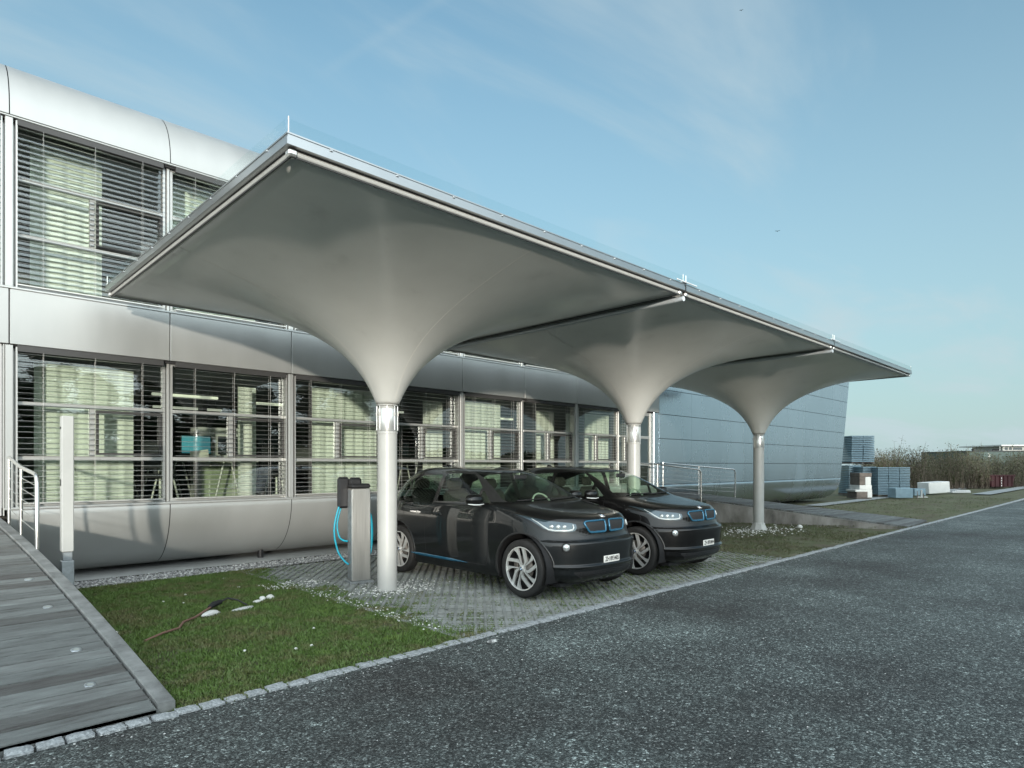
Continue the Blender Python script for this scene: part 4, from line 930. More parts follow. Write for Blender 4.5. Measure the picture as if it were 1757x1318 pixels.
        outl = [(.040,.915),(.055,.924),(.075,.927),(.20,.925),(.345,.922),(.372,.915),(.386,.902),(.384,.888),(.358,.845),(.333,.808),(.318,.797),(.296,.792),(.18,.790),(.070,.789),(.050,.793),(.040,.803),(.038,.86)]
        for (sv, z) in outl: p = s_pt(sv, z); nn = surf_n(p); P.append(Vector((p.x,sy*p.y,p.z))+Vector((nn.x,sy*nn.y,nn.z))*.004)
        fr.tube(P, .0125, 8, closed=True); fr.build('grille_frame', M['kidney_blue'], gl, org=(0,0,0))
        lip = MB(); L = []
        for f in (0,1): L.append([s_pt(a, b)+Vector((.006,0,0)) for a, b in (((.06,.797),(.18,.797),(.305,.799)) if f == 0 else ((.06,.828),(.18,.829),(.315,.830)))])
        L = [[Vector((p.x-(0 if k == 0 else .02),sy*p.y,p.z)) for p in row] for k, row in enumerate(L)]; lip.grid(L, flip=not sgn); lip.build('lower_lip', M['kidney_blue'], gl, org=(0,0,0))
        bars = MB()
        for z in (.815,.84,.865,.89,.908): a = s_pt(.05, z); c = s_pt(.35, z); bars.tube([(a.x-.004,sy*a.y,z),((a.x+c.x)/2+.0,sy*(a.y+c.y)/2,z),(c.x-.004,sy*c.y,z)], .003, 5)
        bars.build('bars', M['gloss_black'], gl, org=(0,0,0))
        # fog lamp
        f_ = fgp.build('fog_lamp', M['gloss_black'], t, mirror=mr); p = s_pt(.70,.635); nn = surf_n(p); n3 = Vector((nn.x,sy*nn.y,nn.z)); q = Matrix.Translation(Vector((p.x,sy*p.y,p.z))+n3*.004)@n3.to_track_quat('Z','Y').to_matrix().to_4x4()
        e = MB(); e.lathe([(.001,.012),(.02,.011),(.036,.006),(.042,-.002)], n=24); e.v = [tuple(q@Vector(v)) for v in e.v]; e.build('lens', M['lamp_lens'], f_, org=(0,0,0))
        e = MB(); e.lathe([(.043,.0),(.047,.006),(.052,.004),(.055,-.006)], n=28); e.v = [tuple(q@Vector(v)) for v in e.v]; e.build('bezel', M['gloss_black'], f_, org=(0,0,0))
        # mirror
        m_ = MB(); mx, my, mz = .56, sy*.985, 1.155; P = []
        for a in np.linspace(0, math.pi, 11):
            row = []
            for b_ in np.linspace(0, 2*math.pi, 21):
                ca, sa = math.cos(a), math.sin(a); e_ = lambda v, p_: math.copysign(abs(v)**p_, v)
                row.append((mx+.095*e_(sa*math.cos(b_),.8)*(1 if math.cos(b_) > 0 else .45), my+.125*e_(ca,.75), mz+.072*e_(sa*math.sin(b_),.75)))
            P.append(row)
        m_.grid(P); mo = m_.build('wing_mirror', K, t, org=(0,0,0))
        m_ = MB(); m_.cbox(mx-.04,mx+.05,sy*.80 if sy > 0 else -.90,.90 if sy > 0 else -.80,1.075,1.105,.012); m_.build('arm', K, mo, org=(0,0,0))
        m_ = MB(); m_.tube([(mx+.085,my-sy*.10,mz-.055),(mx+.097,my-sy*.02,mz-.062),(mx+.080,my+sy*.07,mz-.058),(mx+.03,my+sy*.118,mz-.05)], [.006,.009,.009,.005], 8); m_.build('turn_signal', M['lamp_white'], mo, org=(0,0,0))
        # blue sill strip and lower sill
        s2 = MB(); L = []
        for k in range(13):
            x = -.95+1.27*k/12; hgt = .018*min(1, (12-k)/4+.15, k/2+.3); z = .335-.012*k/12; y0 = side_y(x,.33)+.004; L.append([(x,sy*(y0+.002),z+hgt),(x,sy*(y0+.008),z),(x,sy*y0,z-hgt)])
        s2.grid(L, flip=sgn); s2.build('sill_strip', M['kidney_blue'], t, org=(0,0,0))
    # front window pane, rear window
    wsc.build('windscreen', M['car_glass'], t); rwn.build('rear_window', M['car_glass_dark'], t)
    io = itk.build('air_intake', M['matte_black'], t)
    b = MB()
    for z in (.275,.30,.325): b.tube([Vector((s_pt(a,z).x+.002, (1 if k >= 0 else -1)*s_pt(a,z).y, z)) for k, a in [(-1,.5),(-1,.25),(0,0.),(0,.25),(0,.5)]], .005, 6)
    b.build('intake_bars', M['gloss_black'], io, org=(0,0,0))
    for sy in (-1, 1):
        b = MB(); p = [s_pt(a, z)+Vector((.004,0,0)) for a, z in ((.52,.345),(.59,.338),(.50,.262),(.44,.262))]; b.add([(v.x,sy*v.y,v.z) for v in p], [(0,1,2,3)]); b.build('intake_trim', M['roof_grey'], io, org=(0,0,0))
    # panel gaps: dark strips lying on the surface
    g = MB()
    def gap(pts, wd=.0035, front=False):
        Q = [Vector(p) for p in pts]
        for sy in (-1, 1):
            rows = []
            for k, p in enumerate(Q):
                tn = (Q[min(k+1,len(Q)-1)]-Q[max(k-1,0)]).normalized(); n = Vector((0,1,0)) if not front else surf_n(p); sd = tn.cross(n).normalized()*wd; c = p+n*.0016
                rows.append([((c+sd).x, sy*(c+sd).y, (c+sd).z), ((c-sd).x, sy*(c-sd).y, (c-sd).z)])
            g.grid(rows)
    sp = lambda x, z: (x, side_y(x, z), z)
    gap([sp(.72-.16*max(0,.6-z), z) for z in np.linspace(.335,1.08,14)]); gap([sp(-.62+.10*max(0,.75-z), z) for z in np.linspace(.335,1.0,14)]); gap([sp(-1.13-.15*(z-.8), z) for z in np.linspace(.80,1.0,6)]); gap([sp(x,.325) for x in np.linspace(-.58,.66,10)])
    gap([tuple(s_pt(sv, z)) for sv, z in ((.60,.70),(.80,.705),(.93,.69),(.955,.62),(.955,.5),(.95,.40),(.93,.30),(.90,.24))], front=True)
    gap([tuple(s_pt(sv, z)) for sv, z in ((1.20,1.0),(1.12,.90),(1.10,.83),(1.13,.77))], front=True)
    g.build('panel_gap', M['matte_black'], t, org=(0,0,0))
    # fold below the nose, number plate, badge
    pl = MB(); pz = .462; px = front_x(.1, pz)+.008; pl.cbox(px-.006,px+.004,-.155,.155,pz-.042,pz+.042,.004); po = pl.build('number_plate', M['plate_white'], t, org=(0,0,0))
    cu = bpy.data.curves.new('plate_text','FONT'); cu.body = plate; cu.size = .078; cu.align_x = 'CENTER'; cu.align_y = 'CENTER'; cu.extrude = .0006; cu.offset = .0012; cu.space_character = .95
    to = bpy.data.objects.new('plate_text', cu); COL.objects.link(to); dg = bpy.context.evaluated_depsgraph_get(); me = bpy.data.meshes.new_from_object(to.evaluated_get(dg)); bpy.data.objects.remove(to)
    wd = max(v.co.x for v in me.vertices)-min(v.co.x for v in me.vertices); sc = .272/wd
    Mx = Matrix.Translation((px+.0052,.004,pz))@Matrix.Rotation(R(90),4,'Z')@Matrix.Rotation(R(90),4,'X')@Matrix.Diagonal((sc,1.0,1,1)); me.transform(Mx); me.materials.clear(); me.materials.append(M['matte_black'])
    tx = bpy.data.objects.new('plate_text', me); COL.objects.link(tx); tx.parent = po
    def roundel(c, n, r, par, up=Vector((0,0,1))):
        n = n.normalized(); xa = up.cross(n).normalized(); ya = n.cross(xa); b = MB()
        P = lambda a, rr, h: tuple(c+n*h+(xa*math.cos(a)+ya*math.sin(a))*rr)
        k = 32; A = [2*math.pi*i/k for i in range(k+1)]
        b.grid([[P(a, r*1.0, -.003) for a in A],[P(a, r*1.0, .004) for a in A],[P(a, r*.93, .006) for a in A]], 3); b.grid([[P(a, r*.93, .006) for a in A],[P(a, r*.66, .0055) for a in A]], 0); b.grid([[P(a, r*.66, .0055) for a in A],[P(a, r*.60, .0065) for a in A]], 3)
        for q in range(4): b.grid([[P(a, r*.60, .0062) for a in A[q*8:q*8+9]],[P(a, .0003, .0066) for a in A[q*8:q*8+9]]], 1 if q % 2 else 2)
        return b.build('emblem', [M['gloss_black'], M['badge_blue'], M['plate_white'], M['polished']], par, org=(0,0,0))
    pc = Vector((front_x(0,.972), 0, .972)); roundel(pc+Vector((0,0,.001)), surf_n(pc)+Vector((0,0,.15)), .041, t)
    # wheels
    for ax in AX:
        for sy in (-1, 1):
            wy = .785*sy; c = (ax, wy, .350)
            b = MB(); W2 = .080; prof = [(.262,-W2*.86),(.275,-W2*.98),(.30,-W2),(.325,-W2*.97),(.340,-W2*.88),(.3485,-W2*.72),(.350,-W2*.45)]
            for g0 in (-.45,-.08,.10,.47): pass
            prof += [(.350,-.030),(.345,-.028),(.345,-.022),(.350,-.020),(.3505,-.003),(.345,-.0025),(.345,.0025),(.3505,.003),(.350,.020),(.345,.022),(.345,.028),(.350,.030)]+[(r0,-y0) for r0, y0 in reversed(prof[:7])]
            b.lathe(prof, c, 56, axis='y'); wh = b.build('wheel', M['tyre'], t, org=(0,0,0), sharp=50)
            b = MB(); o = sy*W2
            pr = [(.262,.88),(.2635,.95),(.258,.97),(.250,.93),(.247,.60),(.238,-.55),(.05,-.60),(.001,-.60)]
            b.lathe([(r0, o*f) for r0, f in pr[:5]], c, 56, 0, axis='y'); b.lathe([(r0, o*f) for r0, f in pr[4:]], c, 56, 1, axis='y')
            def mp(a, bb, h): return (ax-sy*a, wy+sy*h, .350+bb)       # as seen from outside
            for k in range(5):
                an = R(98+72*k+(9 if ax > 0 else 40)); ca, sa = math.cos(an), math.sin(an)
                rot = lambda q: (q[0]*sa+q[1]*ca, -q[0]*ca+q[1]*sa)
                thin = [(-.006,.02),(-.006,.10),(-.012,.16),(-.030,.205),(-.062,.240),(-.050,.246),(-.02,.251),(.004,.252),(.006,.20),(.006,.02)]
                bent = [(.012,.022),(.055,.050),(.064,.075),(.066,.16),(.062,.240),(.082,.236),(.103,.228),(.104,.15),(.100,.07),(.086,.048),(.022,.006)]
                for poly, h0, h1 in ((thin,.040,.066),(bent,.034,.060)): b.prism([rot(q) for q in poly], h0, h1, mp, 0)
            b.lathe([(.001,sy*.070),(.030,sy*.069),(.042,sy*.064),(.045,sy*.04)], c, 28, 0, axis='y')
            rm = b.build('rim', [M['wheel_alu'], M['matte_black']], wh, org=(0,0,0), sharp=30)
            b = MB(); b.lathe([(.155,sy*.020),(.155,sy*.028),(.07,sy*.028),(.06,sy*.04),(.001,sy*.04)], c, 36, axis='y'); b.cbox(ax-.16,ax-.09,wy+sy*.0,wy+sy*.045 if sy > 0 else wy+.0,.29,.43,.01) if sy > 0 else b.cbox(ax-.16,ax-.09,wy-.045,wy,.29,.43,.01)
            b.build('brake_disc', M['disc'], wh, org=(0,0,0))
            roundel(Vector((ax, wy+sy*.0705, .350)), Vector((0,sy,0)), .028, wh)
            # arch liner
            b = MB(); A = np.linspace(-.35, math.pi+.35, 25); rr = .418
            b.grid([[(ax+rr*math.cos(a), sy*y, .352+rr*math.sin(a)) for a in A] for y in (.50,.862)]); b.grid([[(ax+rr*math.cos(a), sy*.50, .352+rr*math.sin(a)) for a in A],[(ax, sy*.50, .352) for a in A]])
            b.build('arch_liner', M['matte_black'], t, org=(0,0,0))
            b = MB(); A = np.linspace(.12 if ax > 0 else -.25, math.pi+.25 if ax > 0 else math.pi-.1, 25); rows = []
            for a in A:
                x, z = ax+.415*math.cos(a), .352+.415*math.sin(a); x2, z2 = ax+.438*math.cos(a), .352+.438*math.sin(a); z, z2 = max(z,.2), max(z2,.2); y1, y2 = side_y(x, z), side_y(x2, z2)
                rows.append([(x,sy*(y1-.02),z),(x,sy*(y1+.003),z),(x2,sy*(y2+.003),z2),(x2,sy*(y2-.004),z2)])
            b.grid(rows); b.build('arch_trim', M['satin_black'], t, org=(0,0,0))
    # floor, interior
    b = MB(); x, y, s = ring(.19, 60); b.add([(a,c,.192) for a, c in zip(x, y)]+[(a,-c,.192) for a, c in list(zip(x, y))[::-1]], [tuple(range(120))]); b.box(-1.75,1.7,-.62,.62,.15,.191); b.build('underbody', M['matte_black'], t, org=(0,0,0))
    b = MB(); b.box(-1.5,1.0,-.76,.76,.45,.47); b.build('cabin_floor', M['matte_black'], t, org=(0,0,0))
    b = MB(); rows = []
    for (xx, zz) in ((1.02,1.10),(.92,1.115),(.74,1.10),(.66,1.06),(.64,.90)): rows.append([(xx-.10*(yy/.7)**2,yy,zz) for yy in np.linspace(-.74,.74,13)])
    b.grid(rows, flip=True); b.build('dashboard', M['dash'], t, org=(0,0,0))
    b = MB(); A = np.linspace(0, 2*math.pi, 25)[:-1]; cs = Vector((.50,.36,1.03)); ax1 = Vector((0,1,0)); ax2 = Vector((-.42,0,.9)).normalized(); b.tube([cs+ax1*.185*math.cos(a)+ax2*.175*math.sin(a) for a in A], .014, 8, closed=True)
    b.tube([cs-ax1*.18, cs-ax2*.02, cs+ax1*.18], .014, 6); b.tube([cs-ax2*.02, cs-ax2*.17], .014, 6); b.tube([cs, Vector((.70,.36,.98))], .03, 8); b.build('steering_wheel', M['dash_light'], t, org=(0,0,0))
    for (sx, sy, rear) in ((-.18,.36,0),(-.18,-.36,0),(-.98,.34,1),(-.98,-.34,1)):
        b = MB(); b.cbox(sx-.25,sx+.28,sy-.24,sy+.24,.47,.70,.06); MR = Matrix.Translation((sx-.22,sy,.62))@Matrix.Rotation(R(-16),4,'Y'); b.cbox(-.07,.07,-.235,.235,0,.62,.06,0,MR); b.cbox(-.045,.045,-.13,.13,.64,.80,.04,0,MR)
        b.build('seat', M['seat_cloth'], t, org=(0,0,0))
    b = MB(); b.cbox(.40,.42,-.12,.12,1.40,1.46,.008); b.tube([(.41,0,1.45),(.44,0,1.49)], .008, 6); b.build('rear_view_mirror', M['matte_black'], t, org=(0,0,0))
    # wipers, aerial
    b = MB()
    for (y0, y1) in ((-.60,.02),(-.02,.58)): 
        P = [];
        for f in np.linspace(0,1,7): yy = y0+(y1-y0)*f; P.append((front_x(yy,1.135+.018*f)+.012, yy, 1.142+.018*f))
        b.tube(P, .008, 6)
    b.build('wiper', M['matte_black'], t, org=(0,0,0))
    b = MB(); P = []
    for f in np.linspace(0,1,8): hh = .052*f**.8; P.append([(-1.12-.10*(1-f)+.06*f+ (0 if k else 0), k*.018*(1-hh/.075), 1.552+hh) for k in (-1,1)])
    b.prism([(-1.24,1.545),(-1.02,1.555),(-1.10,1.578),(-1.16,1.600),(-1.20,1.603),(-1.215,1.58)], -.016, .016, lambda a, bb, h: (a, h, bb)); b.build('aerial', K, t, org=(0,0,0))
    return t
M['paint_grey'] = mat('dark_grey_paint', (.007,.0082,.009), .4, .0, coat=.8, coat_rough=.012, spec=.15); M['paint_black'] = mat('black_paint', (.0035,.0033,.0035), .4, .0, coat=.8, coat_rough=.012, spec=.1)
M['gloss_black'] = mat('gloss_black_panel', (.005,.005,.005), .3, coat=.8, coat_rough=.015, spec=.1); M['roof_grey'] = mat('dark_roof_panel', (.022,.022,.022), .22, coat=.8); M['matte_black'] = mat('matte_black_plastic', (.010,.010,.011), .6); M['satin_black'] = mat('satin_black_plastic', (.018,.019,.020), .38)
M['car_glass'] = glass_mat('car_glass', (.78,.90,.80), .03); M['car_glass_dark'] = glass_mat('tinted_car_glass', (.42,.50,.46), .05)
M['kidney_blue'] = mat('blue_trim', (.02,.11,.19), .25, .4, coat=.5); M['badge_blue'] = mat('badge_blue', (.01,.16,.42), .3, coat=.5); M['plate_white'] = mat('plate_white', (.72,.72,.69), .4)
M['disc'] = mat('brake_steel', (.12,.11,.10), .5, .6); M['tyre'] = mat('tyre_rubber', (.016,.016,.016), .75, var=.25, vscale=10, bump=.1, bscale=60); M['wheel_alu'] = mat('wheel_alloy', (.62,.63,.62), .32, .45); M['dash'] = mat('dashboard', (.03,.031,.03), .6); M['dash_light'] = mat('pale_trim', (.28,.32,.27), .5); M['seat_cloth'] = mat('seat_cloth', (.022,.021,.02), .9, var=.2, vscale=20)
M['lamp_inside'] = mat('lamp_housing', (.045,.07,.085), .15, .6, coat=1.); M['lamp_white'] = mat('lamp_white', (.45,.49,.50), .2, coat=1.); M['lamp_lens'] = mat('lamp_lens', (.45,.49,.50), .08, .6, coat=1., var=.3, vscale=30)
GC = 'dark electric cars parked side by side under the canopies'
c1 = car('dark grey car with black bonnet and blue grille frames parked beside the nearest column', M['paint_grey'], 'ZH 893485', GC, (6.37,6.77,0), R(-90)); c1.scale = (1.02,)*3
c2 = car('all black car with blue grille frames parked behind the dark grey one', M['paint_black'], 'ZH 893484', GC, (8.73,6.74,0), R(-90)); c2.scale = (1.02,)*3
# ------------------------------------------------------------------ charging post
def charger():
    t = thing('charging_post', 'stainless steel charging post with black head and cyan cables beside the nearest column', 'charging post', (4.68,7.86,0), R(-12))
    o = (0,0,0)
    b = MB(); b.cbox(-.13,.13,-.10,.10,.02,1.30,.006); b.build('housing', M['steel'], t, org=o)
    b = MB(); b.box(-.136,-.1305,-.085,.085,.04,1.28); b.build('side_panel', M['galv'], t, org=o)
    b = MB(); b.cbox(-.17,.17,-.13,.13,-.03,.018,.004); b.build('base_plate', M['galv'], t, org=o)
    b = MB(); b.cbox(-.135,.135,-.105,.105,1.305,1.365,.02); b.build('cap', M['black_plastic'], t, org=o)
    b = MB(); b.cbox(-.26,-.10,.105,.20,1.02,1.46,.03); b.cbox(-.10,.08,.105,.19,1.15,1.45,.03); b.build('socket_box', M['black_plastic'], t, org=o)
    def loop(pts, name='cable'):
        P = [Vector(p) for p in pts]; Q = []
        for i in range(len(P)-1):
            p0, p1, p2, p3 = P[max(i-1,0)], P[i], P[i+1], P[min(i+2,len(P)-1)]
            for f in np.linspace(0, 1, 8, endpoint=False): Q.append(.5*((2*p1)+(p2-p0)*f+(2*p0-5*p1+4*p2-p3)*f*f+(3*p1-p0-3*p2+p3)*f**3))
        c = MB(); c.tube(Q+[P[-1]], .013, 8); c.build(name, M['cyan_cable'], t, org=o)
    loop([(-.16,.13,1.16),(-.25,.14,1.02),(-.31,.14,.72),(-.27,.12,.44),(-.20,.06,.30),(-.142,.02,.24)])
    loop([(-.16,.16,1.14),(-.22,.17,.98),(-.26,.17,.78),(-.235,.15,.62),(-.19,.10,.57),(-.14,.06,.56)])
    loop([(.135,.05,1.0),(.19,.05,.90),(.205,.04,.68),(.185,.03,.42),(.15,.03,.33)])
    loop([(.135,.0,.97),(.17,.0,.86),(.18,.0,.62),(.16,.0,.46),(.14,.0,.40)])
charger()
# things lying on the lawn
b = MB(); Q = [(1.66,6.55,.0),(1.85,6.68,.015),(2.02,6.78,.012),(2.12,6.98,.02),(2.28,7.12,.018),(2.42,7.28,.03),(2.52,7.36,.05)]
b.tube(Q, .011, 8); c = b.build('cable', mat('brown_cable', (.20,.11,.085), .5), org=(1.66,6.55,0)); tag(c, 'thin reddish brown cable lying across the lawn to the black plug', 'cable')
b = MB(); b.tube([(2.50,7.36,.045),(2.56,7.40,.065),(2.66,7.45,.075)], [.022,.034,.026], 10); b.tube([(2.66,7.45,.075),(2.74,7.47,.10),(2.84,7.44,.07),(2.92,7.36,.01)], .010, 8); tag(b.build('plug', M['black_plastic'], org=(2.6,7.4,0)), 'black plug connector with a bent lead lying on the lawn', 'plug')
def rock(x, y, sx, sy, sz, lab, m='stone_white', rz=0, g=None):
    b = MB(); P = []; ph = [random.uniform(0,6) for _ in range(4)]
    for a in np.linspace(0, math.pi, 7):
        row = []
        for q in np.linspace(0, 2*math.pi, 13):
            f = 1+.16*math.sin(2*q+ph[0]+a*2)+.10*math.sin(3*q+ph[1]-a*3) if q < 6.28 else 1+.16*math.sin(ph[0]+a*2)+.10*math.sin(ph[1]-a*3)
            row.append((sx*f*math.sin(a)*math.cos(q), sy*f*math.sin(a)*math.sin(q), sz*math.cos(a)))
        P.append(row)
    b.grid(P); o = b.build('stone', M[m], org=(0,0,0)); o.location = (x,y,sz*.55-.012); o.rotation_euler = (0,0,rz); return tag(o, lab, 'stone', g)
rock(2.47,7.22,.11,.06,.035,'flat white stone beside the black plug on the lawn',rz=.5); rock(2.83,7.25,.13,.05,.02,'flat grey stone under the bent lead of the black plug','concrete',.3)
rock(3.10,7.52,.055,.03,.02,'left one of three small white stones right of the black plug',rz=.3); rock(3.19,7.58,.04,.035,.035,'middle one of three small white stones right of the black plug'); rock(3.30,7.62,.045,.035,.035,'right one of three small white stones right of the black plug')
for k, (x, y) in enumerate([(1.55,7.1),(2.3,8.3),(2.62,8.55),(3.3,8.6),(3.75,8.2),(2.45,8.05),(3.0,5.9),(2.55,5.35),(2.7,5.35),(3.4,9.4),(2.2,5.6)]): rock(x,y,.017,.014,.013,'tiny white stone lying loose in the lawn grass',g='tiny white stones in the lawn')
rock(3.95,4.30,.05,.03,.02,'pale stone on the road edge by the paved bay corner','stone_mix'); rock(16.9,6.55,.10,.07,.06,'pale stone lying on the ground right of the farthest column')

# ------------------------------------------------------------------ yard at the far right
M['crate_blue'] = mat('blue_grey_metal', (.20,.29,.34), .5, .35, var=.22, vscale=2.5); M['crate_dark'] = mat('crate_shadow', (.03,.035,.04), .8); M['brown_box'] = mat('weathered_wood', (.13,.11,.095), .85, var=.35, vscale=3); M['rust_red'] = mat('dark_red_steel', (.045,.010,.012), .6, .2, var=.3, vscale=3); M['white_block'] = mat('white_block', (.60,.61,.59), .8, var=.1, vscale=2, bump=.15, bscale=12)
def face(ang): return ang
YA = R(-44.4)                                                         # the stacks face the camera roughly
def stack(px, dist, wpx, hpx, where, n, cols=2, zb=0., dep=1.1):
    """a pallet with a stack of thin metal trays on it, every tray an object of its own; dist = metres ahead of the viewpoint"""
    x, y, k = px_pos(px, dist); wd, hg = wpx*k, hpx*k; pitch = (hg-.10)/n; tw = wd/cols-.024
    b = MB()
    for q in (-.45, 0, .45): b.cbox(wd*q-.05,wd*q+.05,0,dep,0,.065,.01)
    b.cbox(-wd/2,wd/2,0,dep,.066,.09,.006); p = b.build('pallet', M['brown_box'], org=(0,0,0)); p.location = (x,y,zb); p.rotation_euler = (0,0,YA); tag(p, 'dark wooden pallet under '+where, 'pallet')
    b = MB(); b.cbox(-tw/2,tw/2,0,dep,.010,pitch*.82,.008); b.box(-tw/2+.03,tw/2-.03,.02,dep-.02,-.002,.0095,1); me = b.mesh('metal_tray', [M['crate_blue'], M['crate_dark']])
    ca, sa = math.cos(YA), math.sin(YA)
    for i in range(n):
        for j in range(cols):
            lx = -wd/2+wd*(j+.5)/cols+random.uniform(-.012,.012); ly = random.uniform(-.015,.015); o = bpy.data.objects.new('metal_tray', me); COL.objects.link(o)
            o.location = (x+ca*lx-sa*ly, y+sa*lx+ca*ly, zb+.095+i*pitch); o.rotation_euler = (0,0,YA); tag(o, 'thin blue-grey metal tray in '+where, 'tray', 'trays in '+where)
def px_pos(px, dist): k = dist/1085.3; s, c = math.sin(R(45.643)), math.cos(R(45.643)); rr = (px-878.5)*k; return c*dist+s*rr, s*dist-c*rr, k
stack(1534,33,56,51,'the wide right-hand stack of the yard row',17,3)
stack(1492,33.6,24,51,'the narrow stack just left of the wide yard stack',16,1)
stack(1467,34.5,22,52,'the yard stack half hidden by the building end',16,1)
stack(1481,34.8,40,49,'the raised stack on top of the yard row',15,2,zb=1.72)
def crate(px, dist, wpx, hpx, lab, name, cat, m, dep=.8, zb=0., rot=0, chamfer=.02, ribs=0):
    x, y, k = px_pos(px, dist); t = thing(name, lab, cat, (x,y,zb), YA+rot); b = MB(); wd, hg = wpx*k, hpx*k; b.cbox(-wd/2,wd/2,0,dep,.0,hg,chamfer); b.build('body', M[m], t, org=(0,0,0)); 
    if ribs:
        b = MB()
        for i in range(ribs): xx = -wd/2+wd*(i+.5)/ribs; b.cbox(xx-.04,xx+.04,-.05,-.002,.05,hg-.05,.01)
        b.cbox(-wd/2-.03,wd/2+.03,-.06,-.002,hg-.10,hg+.03,.01); b.build('rib', M[m], t, org=(0,0,0))
    return t
crate(1552,31.5,30,17,'low blue metal box in front of the tray stacks','metal_box','box','crate_blue',.7)
crate(1579,34,20,12,'low pale blue trays between the metal box and the white block','metal_box','box','crate_blue',.6)
def brown_stack():
    x, y, k = px_pos(1482, 31.0)
    for (z0, z1, x0, x1, m, lab) in ((.05,.33,-.34,.18,'brown_box','wide brown timber pack at the bottom left of the timber stack'),(.05,.33,.19,.42,'white_block','pale timber pack at the bottom right of the timber stack'),(.331,.44,-.40,.42,'white_block','long pale board across the lower part of the timber stack'),(.441,.66,-.20,.40,'white_block','pale timber pack in the middle of the timber stack'),(.661,1.06,-.20,.06,'brown_box','tall brown timber pack at the upper left of the timber stack'),(.661,1.06,.08,.36,'white_block','tall pale timber pack at the upper right of the timber stack'),(1.061,1.26,-.20,.40,'brown_box','brown timber pack on the very top of the timber stack'),(.0,.048,-.38,.40,'brown_box','dark bearer on the ground under the timber stack')):
        b = MB(); b.cbox(x0,x1,0,.9,z0,z1,.015); o = b.build('timber_pack', M[m], org=(0,0,0)); o.location = (x,y,0); o.rotation_euler = (0,0,YA); tag(o, lab, 'timber', 'timber packs in front of the blue trays')
brown_stack()
crate(1612.5,36,39,19,'large white block leaning slightly on the ground before the bushes','white_block','block','white_block',.9,.05,.10); bpy.data.objects['white_block'].rotation_euler = (0, R(-3.5), YA+.10)
def boards():
    x, y, k = px_pos(1650, 37.5)
    for (q, lab) in (((-.6,.6,0,.5,.0,.09),'lower flat grey board between the white block and the red container'),((-.35,.62,.05,.5,.092,.16),'upper flat grey board between the white block and the red container')):
        b = MB(); b.cbox(*q,.01); o = b.build('board', M['concrete'], org=(0,0,0)); o.location = (x,y,0); o.rotation_euler = (0,0,YA+.12); tag(o, lab, 'board')
boards()
def tee():
    x, y, k = px_pos(1581, 32.0); t = thing('steel_bracket', 'small white upright bracket on a flat foot beside the white block', 'bracket', (x,y,0), YA)
    b = MB(); b.cbox(-.035,.035,-.03,.03,.05,.40,.006); b.cbox(-.24,.28,-.08,.08,0,.05,.006); b.build('frame', M['white_coat'], t, org=(0,0,0))
tee()
def skip():
    x, y, k = px_pos(1719, 46.0); t = thing('container', 'dark red open steel container with a white stripe before the bushes', 'container', (x,y,0), YA+.25)
    wd, hg, dp = 2.15, .92, 1.5
    b = MB(); tp, bt = wd/2+.16, wd/2-.08; vs = [(-bt,0,.08),(bt,0,.08),(tp,0,hg),(-tp,0,hg),(-bt,dp,.08),(bt,dp,.08),(tp,dp,hg),(-tp,dp,hg)]; b.add(vs, [(0,1,2,3),(5,4,7,6),(4,0,3,7),(1,5,6,2),(0,4,5,1)]); b.build('tub', M['rust_red'], t, org=(0,0,0))
    b = MB()
    for i in range(6): xx = -wd/2+.1+i*(wd-.2)/5; b.cbox(xx-.035,xx+.035,-.05,-.002,.1,hg-.04,.01)
    b.cbox(-tp,tp,-.06,.0,hg-.05,hg+.03,.01); b.build('rib', M['rust_red'], t, org=(0,0,0))
    b = MB()
    for i in range(4): b.box(-.12,-.06,-.056,-.052,.12+i*.18,.22+i*.18)
    b.build('marker', M['plate_white'], t, org=(0,0,0))
skip()
for k, (px, dist, hgt) in enumerate(((1574,29.5,.42),(1584.5,29.5,.32))):
    x, y, kk = px_pos(px, dist); b = MB(); b.tube([(0,0,-.05),(.01,0,hgt*.6),(.03,.01,hgt)], .016, 6); b.tube([(.01,0,hgt*.5),(.07,.02,hgt*.75)], .008, 5)
    o = b.build('stake', M['brown_box'], org=(0,0,0)); o.location = (x,y,0); tag(o, ('taller','shorter')[k]+' thin brown stake standing in the far lawn in front of the white block', 'stake')

